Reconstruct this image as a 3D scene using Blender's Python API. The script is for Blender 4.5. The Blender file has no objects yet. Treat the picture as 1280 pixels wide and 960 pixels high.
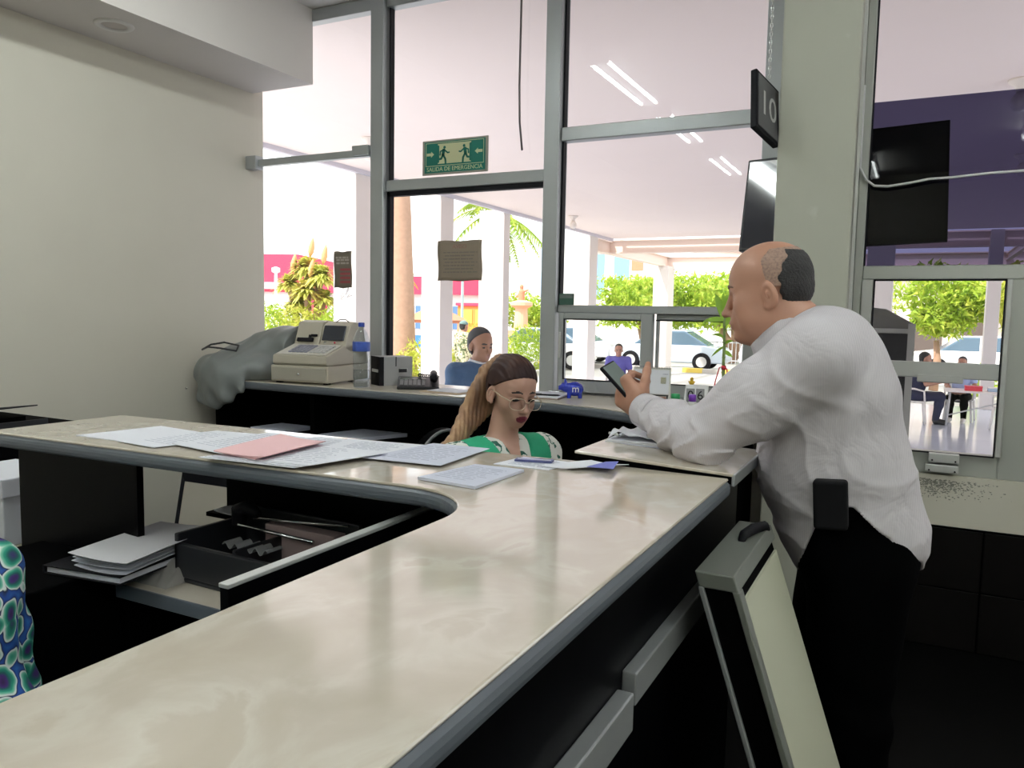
import bpy, bmesh, math, random
import numpy as np
from mathutils import Vector, Matrix, Euler
C = bpy.context.scene.collection
R = math.radians
PI = math.pi
random.seed(7)

# ------------------------------------------------------------------ materials
def mat(name, col, rough=.5, metal=0., spec=.5, bump=0., bscale=40., var=0., vscale=6., emit=None, estr=0., alpha=None, coat=0.):
    m = bpy.data.materials.new(name); m.use_nodes = True
    nt = m.node_tree; b = nt.nodes['Principled BSDF']
    b.inputs['Base Color'].default_value = (*col, 1)
    b.inputs['Roughness'].default_value = rough
    b.inputs['Metallic'].default_value = metal
    b.inputs['Specular IOR Level'].default_value = spec
    b.inputs['Coat Weight'].default_value = coat
    if emit: 
        b.inputs['Emission Color'].default_value = (*emit, 1); b.inputs['Emission Strength'].default_value = estr
    tc = nt.nodes.new('ShaderNodeTexCoord')
    if var:
        n = nt.nodes.new('ShaderNodeTexNoise'); n.inputs['Scale'].default_value = vscale; n.inputs['Detail'].default_value = 5
        mx = nt.nodes.new('ShaderNodeMix'); mx.data_type = 'RGBA'
        mx.inputs[6].default_value = (*[c*(1-var) for c in col], 1); mx.inputs[7].default_value = (*[min(1, c*(1+var)) for c in col], 1)
        nt.links.new(tc.outputs['Object'], n.inputs['Vector']); nt.links.new(n.outputs['Fac'], mx.inputs[0])
        nt.links.new(mx.outputs[2], b.inputs['Base Color'])
    if bump:
        n2 = nt.nodes.new('ShaderNodeTexNoise'); n2.inputs['Scale'].default_value = bscale; n2.inputs['Detail'].default_value = 4
        bp = nt.nodes.new('ShaderNodeBump'); bp.inputs['Strength'].default_value = bump; bp.inputs['Distance'].default_value = .01
        nt.links.new(tc.outputs['Object'], n2.inputs['Vector']); nt.links.new(n2.outputs['Fac'], bp.inputs['Height'])
        nt.links.new(bp.outputs['Normal'], b.inputs['Normal'])
    return m

def ramp_mat(name, stops, scale=8., kind='noise', rough=.5, detail=6., stretch=(1, 1, 1), distort=0., rand=1., feature=None, const=False, bump=0., spec=.5):
    """A colour ramp over a noise or voronoi texture in object space."""
    m = mat(name, stops[0][1], rough, spec=spec); nt = m.node_tree; b = nt.nodes['Principled BSDF']
    tc = nt.nodes.new('ShaderNodeTexCoord'); mp = nt.nodes.new('ShaderNodeMapping'); mp.inputs['Scale'].default_value = stretch
    nt.links.new(tc.outputs['Object'], mp.inputs['Vector'])
    if kind == 'noise':
        t = nt.nodes.new('ShaderNodeTexNoise'); t.inputs['Detail'].default_value = detail; t.inputs['Distortion'].default_value = distort; out = t.outputs['Fac']
    else:
        t = nt.nodes.new('ShaderNodeTexVoronoi'); t.inputs['Randomness'].default_value = rand
        if feature: t.feature = feature
        out = t.outputs['Distance']
    t.inputs['Scale'].default_value = scale
    nt.links.new(mp.outputs['Vector'], t.inputs['Vector'])
    cr = nt.nodes.new('ShaderNodeValToRGB'); e = cr.color_ramp.elements
    if const: cr.color_ramp.interpolation = 'CONSTANT'
    while len(e) < len(stops): e.new(.5)
    for el, (p, c) in zip(e, stops): el.position = p; el.color = (*c, 1)
    nt.links.new(out, cr.inputs['Fac']); nt.links.new(cr.outputs['Color'], b.inputs['Base Color'])
    if bump:
        bp = nt.nodes.new('ShaderNodeBump'); bp.inputs['Strength'].default_value = bump; bp.inputs['Distance'].default_value = .01
        nt.links.new(out, bp.inputs['Height']); nt.links.new(bp.outputs['Normal'], b.inputs['Normal'])
    return m

def thin_glass(name, tint=(1, 1, 1), refl=1.):
    m = bpy.data.materials.new(name); m.use_nodes = True; nt = m.node_tree; nt.nodes.clear()
    o = nt.nodes.new('ShaderNodeOutputMaterial'); mx = nt.nodes.new('ShaderNodeMixShader')
    t = nt.nodes.new('ShaderNodeBsdfTransparent'); t.inputs['Color'].default_value = (*tint, 1)
    g = nt.nodes.new('ShaderNodeBsdfGlossy'); g.inputs['Roughness'].default_value = .0; g.inputs['Color'].default_value = (refl, refl, refl, 1)
    f = nt.nodes.new('ShaderNodeFresnel'); ge = nt.nodes.new('ShaderNodeNewGeometry')
    mr = nt.nodes.new('ShaderNodeMapRange'); mr.inputs['To Min'].default_value = 1.5; mr.inputs['To Max'].default_value = 1/1.5
    nt.links.new(ge.outputs['Backfacing'], mr.inputs['Value']); nt.links.new(mr.outputs['Result'], f.inputs['IOR'])   # a thin sheet reflects alike from both sides
    nt.links.new(f.outputs['Fac'], mx.inputs['Fac']); nt.links.new(t.outputs['BSDF'], mx.inputs[1]); nt.links.new(g.outputs['BSDF'], mx.inputs[2])
    nt.links.new(mx.outputs['Shader'], o.inputs['Surface'])
    return m

# ------------------------------------------------------------------ mesh builder
class MB:
    def __init__(s): s.v = []; s.f = []; s.m = []
    def add(s, vs, fs, mi=0, M=None):
        o = len(s.v)
        s.v += [tuple(M @ Vector(p)) if M else tuple(p) for p in vs]
        s.f += [tuple(i+o for i in f) for f in fs]; s.m += [mi]*len(fs); return s
    def box(s, x0, x1, y0, y1, z0, z1, mi=0, M=None):
        return s.add([(x0,y0,z0),(x1,y0,z0),(x1,y1,z0),(x0,y1,z0),(x0,y0,z1),(x1,y0,z1),(x1,y1,z1),(x0,y1,z1)],
            [(0,3,2,1),(4,5,6,7),(0,1,5,4),(1,2,6,5),(2,3,7,6),(3,0,4,7)], mi, M)
    def prism(s, poly, z0, z1, mi=0, M=None):
        n = len(poly)
        if sum(poly[i][0]*poly[(i+1)%n][1]-poly[(i+1)%n][0]*poly[i][1] for i in range(n)) < 0: poly = poly[::-1]
        return s.add([(x,y,z0) for x,y in poly]+[(x,y,z1) for x,y in poly],
            [tuple(range(n))[::-1], tuple(range(n,2*n))]+[(i,(i+1)%n,(i+1)%n+n,i+n) for i in range(n)], mi, M)
    def tube(s, pts, r, n=10, mi=0, M=None, cap=True):
        pts = [Vector(p) for p in pts]; k = len(pts); rs = r if isinstance(r,(list,tuple)) else [r]*k
        up = Vector((0,0,1)); vs = []
        t0 = (pts[1]-pts[0]).normalized(); a = t0.cross(up if abs(t0.z) < .95 else Vector((1,0,0))).normalized()
        for i,p in enumerate(pts):
            t = (pts[min(i+1,k-1)]-pts[max(i-1,0)]).normalized()
            a = (a - t*a.dot(t)).normalized(); b = t.cross(a)
            for j in range(n):
                w = 2*PI*j/n; vs.append(p+(a*math.cos(w)+b*math.sin(w))*rs[i])
        fs = [(i*n+j, i*n+(j+1)%n, (i+1)*n+(j+1)%n, (i+1)*n+j) for i in range(k-1) for j in range(n)]
        if cap: fs += [tuple(range(n))[::-1], tuple(range((k-1)*n, k*n))]
        return s.add(vs, fs, mi, M)
    def lathe(s, prof, n=24, mi=0, M=None, c=(0,0,0)):
        k = len(prof); vs = [(c[0]+r*math.cos(2*PI*j/n), c[1]+r*math.sin(2*PI*j/n), c[2]+z) for r,z in prof for j in range(n)]
        fs = [(i*n+j, i*n+(j+1)%n, (i+1)*n+(j+1)%n, (i+1)*n+j) for i in range(k-1) for j in range(n)]
        fs += [tuple(range(n))[::-1], tuple(range((k-1)*n, k*n))]
        return s.add(vs, fs, mi, M)
    def grid(s, fn, nu, nv, mi=0, M=None):
        vs = [fn(i/nu, j/nv) for i in range(nu+1) for j in range(nv+1)]
        return s.add(vs, [(i*(nv+1)+j, (i+1)*(nv+1)+j, (i+1)*(nv+1)+j+1, i*(nv+1)+j+1) for i in range(nu) for j in range(nv)], mi, M)
    def build(s, name, mats, parent=None, smooth=False, bevel=0., seg=2, solid=0., sub=0):
        me = bpy.data.meshes.new(name); me.from_pydata(s.v, [], s.f)
        mats = mats if isinstance(mats,(list,tuple)) else [mats]
        for m in mats: me.materials.append(m)
        if len(mats) > 1: me.polygons.foreach_set('material_index', s.m)
        if smooth: me.polygons.foreach_set('use_smooth', [True]*len(me.polygons))
        me.update()
        o = bpy.data.objects.new(name, me); C.objects.link(o)
        if parent: o.parent = parent
        if solid: 
            d = o.modifiers.new('solid','SOLIDIFY'); d.thickness = solid; d.offset = 0
        if sub: d = o.modifiers.new('sub','SUBSURF'); d.levels = d.render_levels = sub
        if bevel:
            d = o.modifiers.new('bevel','BEVEL'); d.width = bevel; d.segments = seg; d.limit_method = 'ANGLE'; d.angle_limit = R(40)
            if seg > 1: d.harden_normals = False
        return o

def tag(o, label=None, cat=None, group=None, kind=None):
    if label: o['label'] = label
    if cat: o['category'] = cat
    if group: o['group'] = group
    if kind: o['kind'] = kind
    return o
def thing(name, label, cat, loc=(0,0,0), rz=0., group=None):
    o = bpy.data.objects.new(name, None); C.objects.link(o); o.empty_display_size = .05
    o.location = loc; o.rotation_euler = (0,0,rz)
    return tag(o, label, cat, group)
def struct(o): o['kind'] = 'structure'; return o
def dup(root, loc, rz=0., label=None, group=None):
    r = root.copy(); C.objects.link(r); r.location = loc; r.rotation_euler = (0,0,rz)
    if label: r['label'] = label
    if group: r['group'] = group
    for ch in list(root.children):
        c = ch.copy(); C.objects.link(c); c.parent = r
        for g in list(ch.children):
            d = g.copy(); C.objects.link(d); d.parent = c
    return r
def text_part(name, body, size, m, parent, M, ext=.0006, align='CENTER'):
    """Lettering turned into a mesh; its plane is the local xy plane of M."""
    cu = bpy.data.curves.new(name, 'FONT'); cu.body = body; cu.size = size; cu.extrude = ext; cu.align_x = align; cu.align_y = 'CENTER'; cu.resolution_u = 3
    t = bpy.data.objects.new(name, cu); C.objects.link(t)
    dg = bpy.context.evaluated_depsgraph_get(); me = bpy.data.meshes.new_from_object(t.evaluated_get(dg))
    bpy.data.objects.remove(t); me.transform(M); me.materials.clear(); me.materials.append(m)
    o = bpy.data.objects.new(name, me); C.objects.link(o); o.parent = parent
    return o

# ------------------------------------------------------------------ continuous bodies from signed distances
def axis(*segs):
    out = []
    for a,b,h in segs:
        n = max(1, round((b-a)/h)); out += list(np.linspace(a,b,n,endpoint=False))
    return np.array(out+[segs[-1][1]], dtype=np.float32)
def rotm(yaw=0, pitch=0, roll=0):
    """local x forward, y left, z up; yaw about z, pitch > 0 looks down, roll > 0 leans to the right."""
    return np.array((Matrix.Rotation(yaw,3,'Z') @ Matrix.Rotation(pitch,3,'Y') @ Matrix.Rotation(roll,3,'X')), dtype=np.float32)
def cap(a, b, ra, rb=None, k=.02, op='+', tag=0, flat=None):
    return dict(t='c', a=np.array(a,np.float32), b=np.array(b,np.float32), ra=ra, rb=ra if rb is None else rb, k=k, op=op, tag=tag, flat=flat)
def ell(c, r, M=None, k=.02, op='+', tag=0):
    return dict(t='e', c=np.array(c,np.float32), r=np.array(r,np.float32), M=None if M is None else np.array(M,np.float32), k=k, op=op, tag=tag)
def chain(pts, rs, k=.02, tag=0):
    return [cap(pts[i], pts[i+1], rs[i], rs[i+1], k=k, tag=tag) for i in range(len(pts)-1)]
def pdist(p, P):
    if p['t'] == 'c':
        a,b = p['a'],p['b']; ba = b-a; pa = [P[i]-a[i] for i in range(3)]
        t = np.clip((pa[0]*ba[0]+pa[1]*ba[1]+pa[2]*ba[2])/max(float(ba@ba),1e-9),0,1)
        q = [pa[i]-t*ba[i] for i in range(3)]
        if p['flat'] is not None:
            n,s = p['flat']; n = np.array(n,np.float32); n = n/np.linalg.norm(n); dn = q[0]*n[0]+q[1]*n[1]+q[2]*n[2]
            q = [q[i]+n[i]*dn*(1/s-1) for i in range(3)]
            return (np.sqrt(q[0]**2+q[1]**2+q[2]**2)-(p['ra']+t*(p['rb']-p['ra'])))*s
        return np.sqrt(q[0]**2+q[1]**2+q[2]**2)-(p['ra']+t*(p['rb']-p['ra']))
    d = [P[i]-p['c'][i] for i in range(3)]; r = p['r']; M = p['M']
    if M is not None: d = [d[0]*M[0,i]+d[1]*M[1,i]+d[2]*M[2,i] for i in range(3)]
    k0 = np.sqrt((d[0]/r[0])**2+(d[1]/r[1])**2+(d[2]/r[2])**2); k1 = np.sqrt((d[0]/r[0]**2)**2+(d[1]/r[1]**2)**2+(d[2]/r[2]**2)**2)
    return k0*(k0-1)/np.maximum(k1,1e-6)
def pbox(p):
    if p['t'] == 'c':
        r = max(p['ra'],p['rb']); return np.minimum(p['a'],p['b'])-r, np.maximum(p['a'],p['b'])+r
    r = float(p['r'].max()) if p['M'] is not None else p['r']; return p['c']-r, p['c']+r
def sdf_field(prims, ax, grow=0., disp=None, cut=None):
    xs,ys,zs = ax; D = np.full((len(xs),len(ys),len(zs)), .5, np.float32)
    def win(lo,hi):
        return tuple(slice(max(0,np.searchsorted(a,l)-1), min(len(a),np.searchsorted(a,h)+1)) for a,l,h in zip(ax,lo,hi))
    for p in prims:
        lo,hi = pbox(p); m = .03+p['k']+abs(grow); w = win(lo-m,hi+m)
        if any(s.stop <= s.start for s in w): continue
        P = (xs[w[0]][:,None,None], ys[w[1]][None,:,None], zs[w[2]][None,None,:])
        d = pdist(p,P); V = D[w]; k = p['k']
        if p['op'] == '+':
            h = np.clip(.5+.5*(V-d)/k,0,1); D[w] = V*(1-h)+d*h-k*h*(1-h)
        elif p['op'] == '-':
            h = np.clip(.5-.5*(V+d)/k,0,1); D[w] = V*(1-h)-d*h+k*h*(1-h)
    P = (xs[:,None,None], ys[None,:,None], zs[None,None,:])
    if grow: D = D-grow
    if disp is not None: D = D+disp(*P).astype(np.float32)
    if cut is not None:
        for c in cut: D = np.maximum(D, c(*P).astype(np.float32))
    return D
def nets(D, ax):
    """naive surface nets on a rectilinear grid."""
    S = D < 0; nx,ny,nz = D.shape
    c8 = [S[i:nx-1+i, j:ny-1+j, k:nz-1+k] for i in (0,1) for j in (0,1) for k in (0,1)]
    al = c8[0].copy(); an = c8[0].copy()
    for c in c8[1:]: al &= c; an |= c
    act = an & ~al; I,J,K = np.nonzero(act); n = len(I)
    idx = np.full(act.shape, -1, np.int32); idx[I,J,K] = np.arange(n)
    acc = np.zeros((n,3),np.float64); cnt = np.zeros(n)
    X = [a.astype(np.float64) for a in ax]
    co = [(i,j,k) for i in (0,1) for j in (0,1) for k in (0,1)]
    for a in co:
        for d in range(3):
            if a[d]: continue
            b = list(a); b[d] = 1
            va = D[I+a[0],J+a[1],K+a[2]]; vb = D[I+b[0],J+b[1],K+b[2]]
            m = (va < 0) != (vb < 0); t = np.where(m, va/np.where(m,va-vb,1), 0)
            pa = np.stack([X[0][I+a[0]],X[1][J+a[1]],X[2][K+a[2]]],1); pb = np.stack([X[0][I+b[0]],X[1][J+b[1]],X[2][K+b[2]]],1)
            acc += np.where(m[:,None], pa+(pb-pa)*t[:,None], 0); cnt += m
    V = acc/cnt[:,None]; Q = []
    for d in range(3):
        sl0 = [slice(1,-1)]*3; sl1 = [slice(1,-1)]*3; sl0[d] = slice(0,-1); sl1[d] = slice(1,None)
        A = S[tuple(sl0)]; B = S[tuple(sl1)]; e = np.nonzero(A != B)
        ins = A[e]; g = [e[i]+(0 if i == d else 1) for i in range(3)]
        u,v = (d+1)%3,(d+2)%3
        def cell(du,dv):
            q = [g[0].copy(),g[1].copy(),g[2].copy()]; q[u] = q[u]-du; q[v] = q[v]-dv; return idx[q[0],q[1],q[2]]
        q = np.stack([cell(1,1),cell(0,1),cell(0,0),cell(1,0)],1)
        q[~ins] = q[~ins][:,::-1]; Q.append(q)
    Q = np.concatenate(Q); Q = Q[(Q >= 0).all(1)]
    return V, Q
def sdf_obj(name, prims, ax, mats, parent=None, grow=0., disp=None, cut=None, pick=None, origin=(0,0,0), relax=.35):
    V,Q = nets(sdf_field(prims,ax,grow,disp,cut), ax)
    if relax:                    # one light relaxation evens out the grid steps
        A = np.zeros_like(V); n = np.zeros(len(V))
        for i in range(4):
            a,b = Q[:,i],Q[:,(i+1)%4]
            for c in range(3): A[:,c] += np.bincount(a,V[b,c],len(V))+np.bincount(b,V[a,c],len(V))
            n += np.bincount(a,minlength=len(V))+np.bincount(b,minlength=len(V))
        V = V*(1-relax)+relax*A/np.maximum(n,1)[:,None]
    me = bpy.data.meshes.new(name)
    W = V-np.array(origin)
    me.vertices.add(len(V)); me.vertices.foreach_set('co', W.astype(np.float32).ravel())
    me.loops.add(len(Q)*4); me.loops.foreach_set('vertex_index', Q.astype(np.int32).ravel())
    me.polygons.add(len(Q)); me.polygons.foreach_set('loop_start', np.arange(0,len(Q)*4,4,dtype=np.int32))
    me.polygons.foreach_set('use_smooth', np.ones(len(Q),bool))
    mats = mats if isinstance(mats,(list,tuple)) else [mats]
    for m in mats: me.materials.append(m)
    if pick is not None:
        me.polygons.foreach_set('material_index', pick(V[Q].mean(1)).astype(np.int32))
    me.update(); me.validate()
    o = bpy.data.objects.new(name, me); C.objects.link(o)
    if parent: o.parent = parent
    return o
# ------------------------------------------------------------------ people
def head_prims(o, yaw, pitch=0., roll=0., s=1., fat=0., nose=1., fem=False):
    """Head about the middle of the skull; local x forward, y left, z up. fat widens jaw and throat."""
    M = rotm(yaw,pitch,roll); o = np.array(o,np.float32)
    T = lambda x,y,z: o+s*(M @ np.array((x,y,z),np.float32))
    E = lambda c,r,k=.02,op='+',tag=0,A=None: ell(T(*c), [q*s for q in r], M if A is None else M @ A, k*s, op, tag)
    K = lambda a,b,ra,rb,k=.015,op='+',tag=0: cap(T(*a),T(*b),ra*s,rb*s,k*s,op,tag)
    jw = .0 if not fem else -.006
    p = [E((-.012,0,.035),(.096,.076,.088)), E((.012,0,.03),(.082,.07,.08)),
         E((.03,0,-.02),(.058,.060+fat*.3,.075)), E((.036,0,-.068),(.05,.052+jw+fat*.6,.042)),
         E((.066,0,-.098),(.026,.027+jw*.6,.02),.02),
         E((.05,.04,-.032),(.03,.025+fat*.2,.03),.02), E((.05,-.04,-.032),(.03,.025+fat*.2,.03),.02),
         E((.074,0,-.062),(.026,.036,.032),.018),
         K((.084,.012,.013),(.066,.046,.014),.0095,.008,.012), K((.084,-.012,.013),(.066,-.046,.014),.0095,.008,.012),
         E((.1,.033,-.008),(.021,.017,.012),.012,'-'), E((.1,-.033,-.008),(.021,.017,.012),.012,'-'),
         E((.071,.032,-.007),(.0135,.0155,.0125),.004), E((.071,-.032,-.007),(.0135,.0155,.0125),.004),
         K((.091,0,.004),(.109*nose+.0,0,-.036),.0075,.0095,.008), E((.112*nose,0,-.042),(.0125,.0115,.0100),.006),
         E((.098,.0115,-.045),(.0105,.0075,.0075),.005), E((.098,-.0115,-.045),(.0105,.0075,.0075),.005),
         E((.0945,0,-.0685),(.0095,.021,.0055),.004), E((.0925,0,-.0795),(.0095,.018,.0065),.004),
         E((.106,0,-.0735),(.01,.019,.0014),.002,'-')]
    if fat: p += [E((.090,0,-.071),(.016,.026,.014),.008),E((.076,0,-.104),(.022,.026,.016),.01),E((.106,0,-.0735),(.010,.022,.0016),.002,'-'),E((.108,0,-.0895),(.011,.022,.004),.006,'-')]
    if fat: p += [E((.03,0,-.1),(.05,.05,.03),.03), E((.0,0,-.09),(.06,.062,.05),.03), E((.03,.05,-.07),(.032,.022,.034),.02), E((.03,-.05,-.07),(.032,.022,.034),.02)]
    ta = np.array(Matrix.Rotation(R(12),3,'Y'),np.float32)
    for q in (1,-1):
        az = np.array(Matrix.Rotation(R(-18*q),3,'Z'),np.float32)
        p += [E((-.014,.080*q,-.014),(.0195,.0105,.0330),.006,'+',2,az @ ta), E((-.0075,.0905*q,-.010),(.0105,.0095,.0205),.004,'-',2,az @ ta), E((-.010,.084*q,-.012),(.004,.006,.011),.004,'+',2,az @ ta),
              E((-.006,.079*q,-.040),(.0095,.0065,.0095),.005)]
    return p, T, M
def face_pick(o,M,s,brow=True):
    o = np.array(o)
    def f(V):
        q = (V-o) @ M/s; m = np.zeros(len(V),int)
        m[((q[:,0]-.096)/.02)**2+(q[:,1]/.024)**2+((q[:,2]+.074)/.0125)**2 < 1] = 1
        for k in (1,-1):
            m[(((q[:,0]-.078)/.016)**2+((q[:,1]-.032*k)/.0135)**2+((q[:,2]+.008)/.006)**2 < 1)] = 2
            m[(((q[:,0]-.085)/.03)**2+((q[:,1]-.032*k)/.022)**2+((q[:,2]-.018)/.006)**2 < 1)&(q[:,0] > .05)] = 3
        return m
    return f
def hand_prims(w, d, n, t, s=1., curl=None, thumb=(.75,.55,.3,25), k=.004, rr=1.):
    """w wrist, d towards the fingers, n the way the palm faces, t the thumb's side."""
    w,d,n,t = [np.array(a,np.float32) for a in (w,d,n,t)]
    d = d/np.linalg.norm(d); n = n-d*(n@d); n = n/np.linalg.norm(n); u = np.cross(d,n); t = u if u@t > 0 else -u
    curl = curl or [(25,30,20)]*4
    p = [cap(w-d*.02*s, w+d*.02*s, .027*s, .031*s, .012, flat=(n,.72)), cap(w+(d*.03+t*.012)*s, w+(d*.078+t*.016)*s, .03*s,.03*s,.012,flat=(n,.46)),
         cap(w+(d*.03-t*.012)*s, w+(d*.074-t*.018)*s, .028*s,.027*s,.012,flat=(n,.48)), ell(w+(d*.035+t*.022+n*.008)*s,(.022*s,)*3,None,.012)]
    nails = []
    for i in range(4):
        b = w+(d*(.088,.092,.088,.080)[i]+t*(.033-.0215*i))*s; a = 0.; L = (1.,1.1,1.02,.8)[i]; q = [b-d*.012*s]
        q.append(b)
        for j,l in enumerate((.044,.027,.021)):
            a += R(curl[i][j]); q.append(q[-1]+(d*math.cos(a)+n*math.sin(a)-t*(i-1.2)*-.0)*l*L*s)
        p.append(ell(b-n*.0035*s-d*.002*s,(.0108*s,)*3,None,.005))     # knuckle
        r = [.0095,.0098,.0088,.008,.0068]; p += chain(q,[z*s*rr*(.9 if i == 3 else 1) for z in r],k)
    a1,a2,a3,be = thumb; b = w+(d*.022+t*.026+n*.004)*s
    v1 = t*a1+d*a2+n*a3; v1 = v1/np.linalg.norm(v1); q1 = b+v1*.042*s
    v2 = v1*math.cos(R(be))+(d*.7+n*.7)*math.sin(R(be)); v2 = v2/np.linalg.norm(v2); q2 = q1+v2*.032*s
    v3 = v2*math.cos(R(be*.6))+(d*.7+n*.7)*math.sin(R(be*.6)); v3 = v3/np.linalg.norm(v3)
    p += chain([b,q1,q2,q2+v3*.025*s],[.015*s,.0115*s,.0105*s,.008*s],.006)
    return p
def pose(kind, at, yaw, h=1.72, lean=0., arms='down'):
    """Joints of a standing or seated figure; at is the point on the ground under the pelvis."""
    s = h/1.72; M = np.array(Matrix.Rotation(yaw,3,'Z')); at = np.array(at,float)
    P = lambda f,l,z: at+s*(M @ np.array((f,l,z)))
    J = dict(s=s, yaw=yaw, M=M)
    hz = .93 if kind == 'stand' else .50
    L = lambda z: math.sin(lean)*(z)
    J['pelvis'] = P(0,0,hz); J['belly'] = P(L(.2)+.01,0,hz+.18); J['chest'] = P(L(.36)+.005,0,hz+.36); J['neck'] = P(L(.53)-.01,0,hz+.54); J['head'] = P(L(.62)+.03,0,hz+.66)
    for n,q in (('L',1),('R',-1)):
        J['s'+n] = P(L(.46)-.01,.185*q,hz+.46)
        if arms == 'down': J['e'+n] = P(L(.46)-.02,.235*q,hz+.17); J['w'+n] = P(.06+L(.2),.235*q,hz-.07)
        elif arms == 'lap': J['e'+n] = P(.05,.25*q,hz+.2); J['w'+n] = P(.27,.13*q,hz+.12)
        else: J['e'+n] = P(.12+L(.3),.22*q,hz+.22); J['w'+n] = P(.36+L(.3),.12*q,hz+.27)
        if kind == 'stand': J['h'+n] = P(0,.095*q,hz-.04); J['k'+n] = P(.02,.1*q,.49); J['a'+n] = P(-.02,.105*q,.09)
        else: J['h'+n] = P(0,.1*q,hz-.02); J['k'+n] = P(.42,.12*q,hz+.0); J['a'+n] = P(.36,.12*q,.09)
    J['toe'] = M @ np.array((.15*s,0,-.06*s))
    return J
def limb_prims(J, fat=1.):
    s = J['s']; M = np.array(J['M'],np.float32)
    torso = [ell(J['pelvis'],(.125*s*fat,.165*s*fat,.13*s),M,.05), ell(J['belly'],(.125*s*fat,.15*s*fat,.15*s),M,.06), ell(J['chest'],(.12*s*fat,.165*s*fat,.17*s),M,.06),
             cap(J['sL'],J['sR'],.062*s,.062*s,.05)]
    arms = []
    for n in 'LR': arms += chain([J['s'+n],(J['s'+n]+J['e'+n])/2,J['e'+n]],[.058*s,.048*s,.041*s],.03)
    fore = []
    for n in 'LR': fore += chain([J['e'+n],(J['e'+n]*.65+J['w'+n]*.35),J['w'+n]],[.041*s,.04*s,.027*s],.02)
    legs = []
    for n in 'LR': legs += chain([J['h'+n],J['k'+n],J['k'+n]*.65+J['a'+n]*.35,J['a'+n]],[.092*s,.06*s,.058*s,.04*s],.04)
    neck = [cap(J['neck']-np.array((0,0,.04*s)),J['head']-np.array((0,0,.05*s)),.058*s,.052*s,.03)]
    return torso,arms,fore,legs,neck
def figure(name, label, J, mats, step=.012, headyaw=None, pitch=.1, sleeves='long', fat=1., cap_mat=None, hairy=1., group=None):
    """A whole dressed figure: one continuous body mesh with hair, top, trousers and shoes as children."""
    skin,hair,top,leg,shoe = mats
    torso,arms,fore,legs,neck = limb_prims(J,fat); s = J['s']
    hp,T,M = head_prims(J['head'],J['yaw'] if headyaw is None else headyaw,pitch,0,s*.98)
    hands = []
    for n in 'LR':
        d = J['w'+n]-J['e'+n]; d = d/np.linalg.norm(d); side = J['M'] @ np.array((0,-1. if n == 'L' else 1.,-.2))
        hands += hand_prims(J['w'+n]+d*.02,d,side,J['M'] @ np.array((1,0,.3)),s,rr=1.1)
    allp = torso+arms+fore+legs+neck+hp+hands
    lo = np.min([pbox(p)[0] for p in allp],0)-.04; hi = np.max([pbox(p)[1] for p in allp],0)+.04
    o = J['pelvis']*np.array((1,1,0))+np.array((0,0,min(J['aL'][2],J['aR'][2])-.09*s))
    lo[2] = o[2]-.0
    hz = J['head'][2]-.16*s; fine = step*.6
    ax = (axis((lo[0],hi[0],step*.8)),axis((lo[1],hi[1],step*.8)),axis((lo[2],hz,step),(hz,hi[2],fine)))
    b = sdf_obj(name,allp,ax,[skin,LIPM,EYEW,hair],None,origin=o,pick=face_pick(J['head'],M,s*.98)); b.location = Vector(o); tag(b,label,'person',group)
    g = .010
    wz = J['pelvis'][2]-.06*s; seated = abs(J['kL'][2]-J['hL'][2]) < .2
    top_p = torso+arms+(fore if sleeves == 'long' else [])
    cuts = [lambda x,y,z: (wz if not seated else wz+.03)-z]
    if sleeves != 'long':
        top_p = torso+[q for n in 'LR' for q in chain([J['s'+n],J['s'+n]*.4+J['e'+n]*.6],[.062*s,.055*s],.03)]
    sdf_obj('jacket' if sleeves == 'long' else 'shirt',top_p,ax,top,b,grow=g,cut=cuts,origin=o)
    sdf_obj('trousers',legs+torso[:1],ax,leg,b,grow=g*.9,cut=[lambda x,y,z: z-(J['pelvis'][2]+.1*s)],origin=o)
    sh = []
    for n in 'LR': a = J['a'+n]; sh += [cap(a+np.array((0,0,-.03*s)),a+J['toe'],.045*s,.036*s,.02), cap(a,a+np.array((0,0,-.04*s)),.044*s,.046*s,.02)]
    sdf_obj('shoes',sh,ax,shoe,b,origin=o,cut=[lambda x,y,z: o[2]+.002-z])
    E = lambda c,r: ell(T(*c),[q*s for q in r],M,.015)
    hp2 = [E((-.016,0,.042),(.1,.083,.09)),E((-.04,0,0),(.07,.08,.09))]
    Mi = M.T
    def face(x,y,z):
        q = [Mi[0,0]*(x-J['head'][0])+Mi[0,1]*(y-J['head'][1])+Mi[0,2]*(z-J['head'][2]), 0, Mi[2,0]*(x-J['head'][0])+Mi[2,1]*(y-J['head'][1])+Mi[2,2]*(z-J['head'][2])]
        return np.minimum(.045*s*hairy-q[2], .03) + np.maximum(q[0]-.0*s,-.03)*.9 - .004
    sdf_obj('hair',hp2,(ax[0],ax[1],axis((hz,hi[2]+.03,fine))),hair,b,cut=[face],origin=o)
    if cap_mat:
        sdf_obj('cap',[E((-.012,0,.062),(.105,.09,.075)),cap(T(.06,0,.055),T(.15,0,.045),.05*s,.045*s,.01,flat=(M @ np.array((0,0,1)),.2))],(ax[0],ax[1],axis((hz,hi[2]+.06,fine))),cap_mat,b,
            cut=[lambda x,y,z: (J['head'][2]+.045*s)-z],origin=o)
    return b
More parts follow.
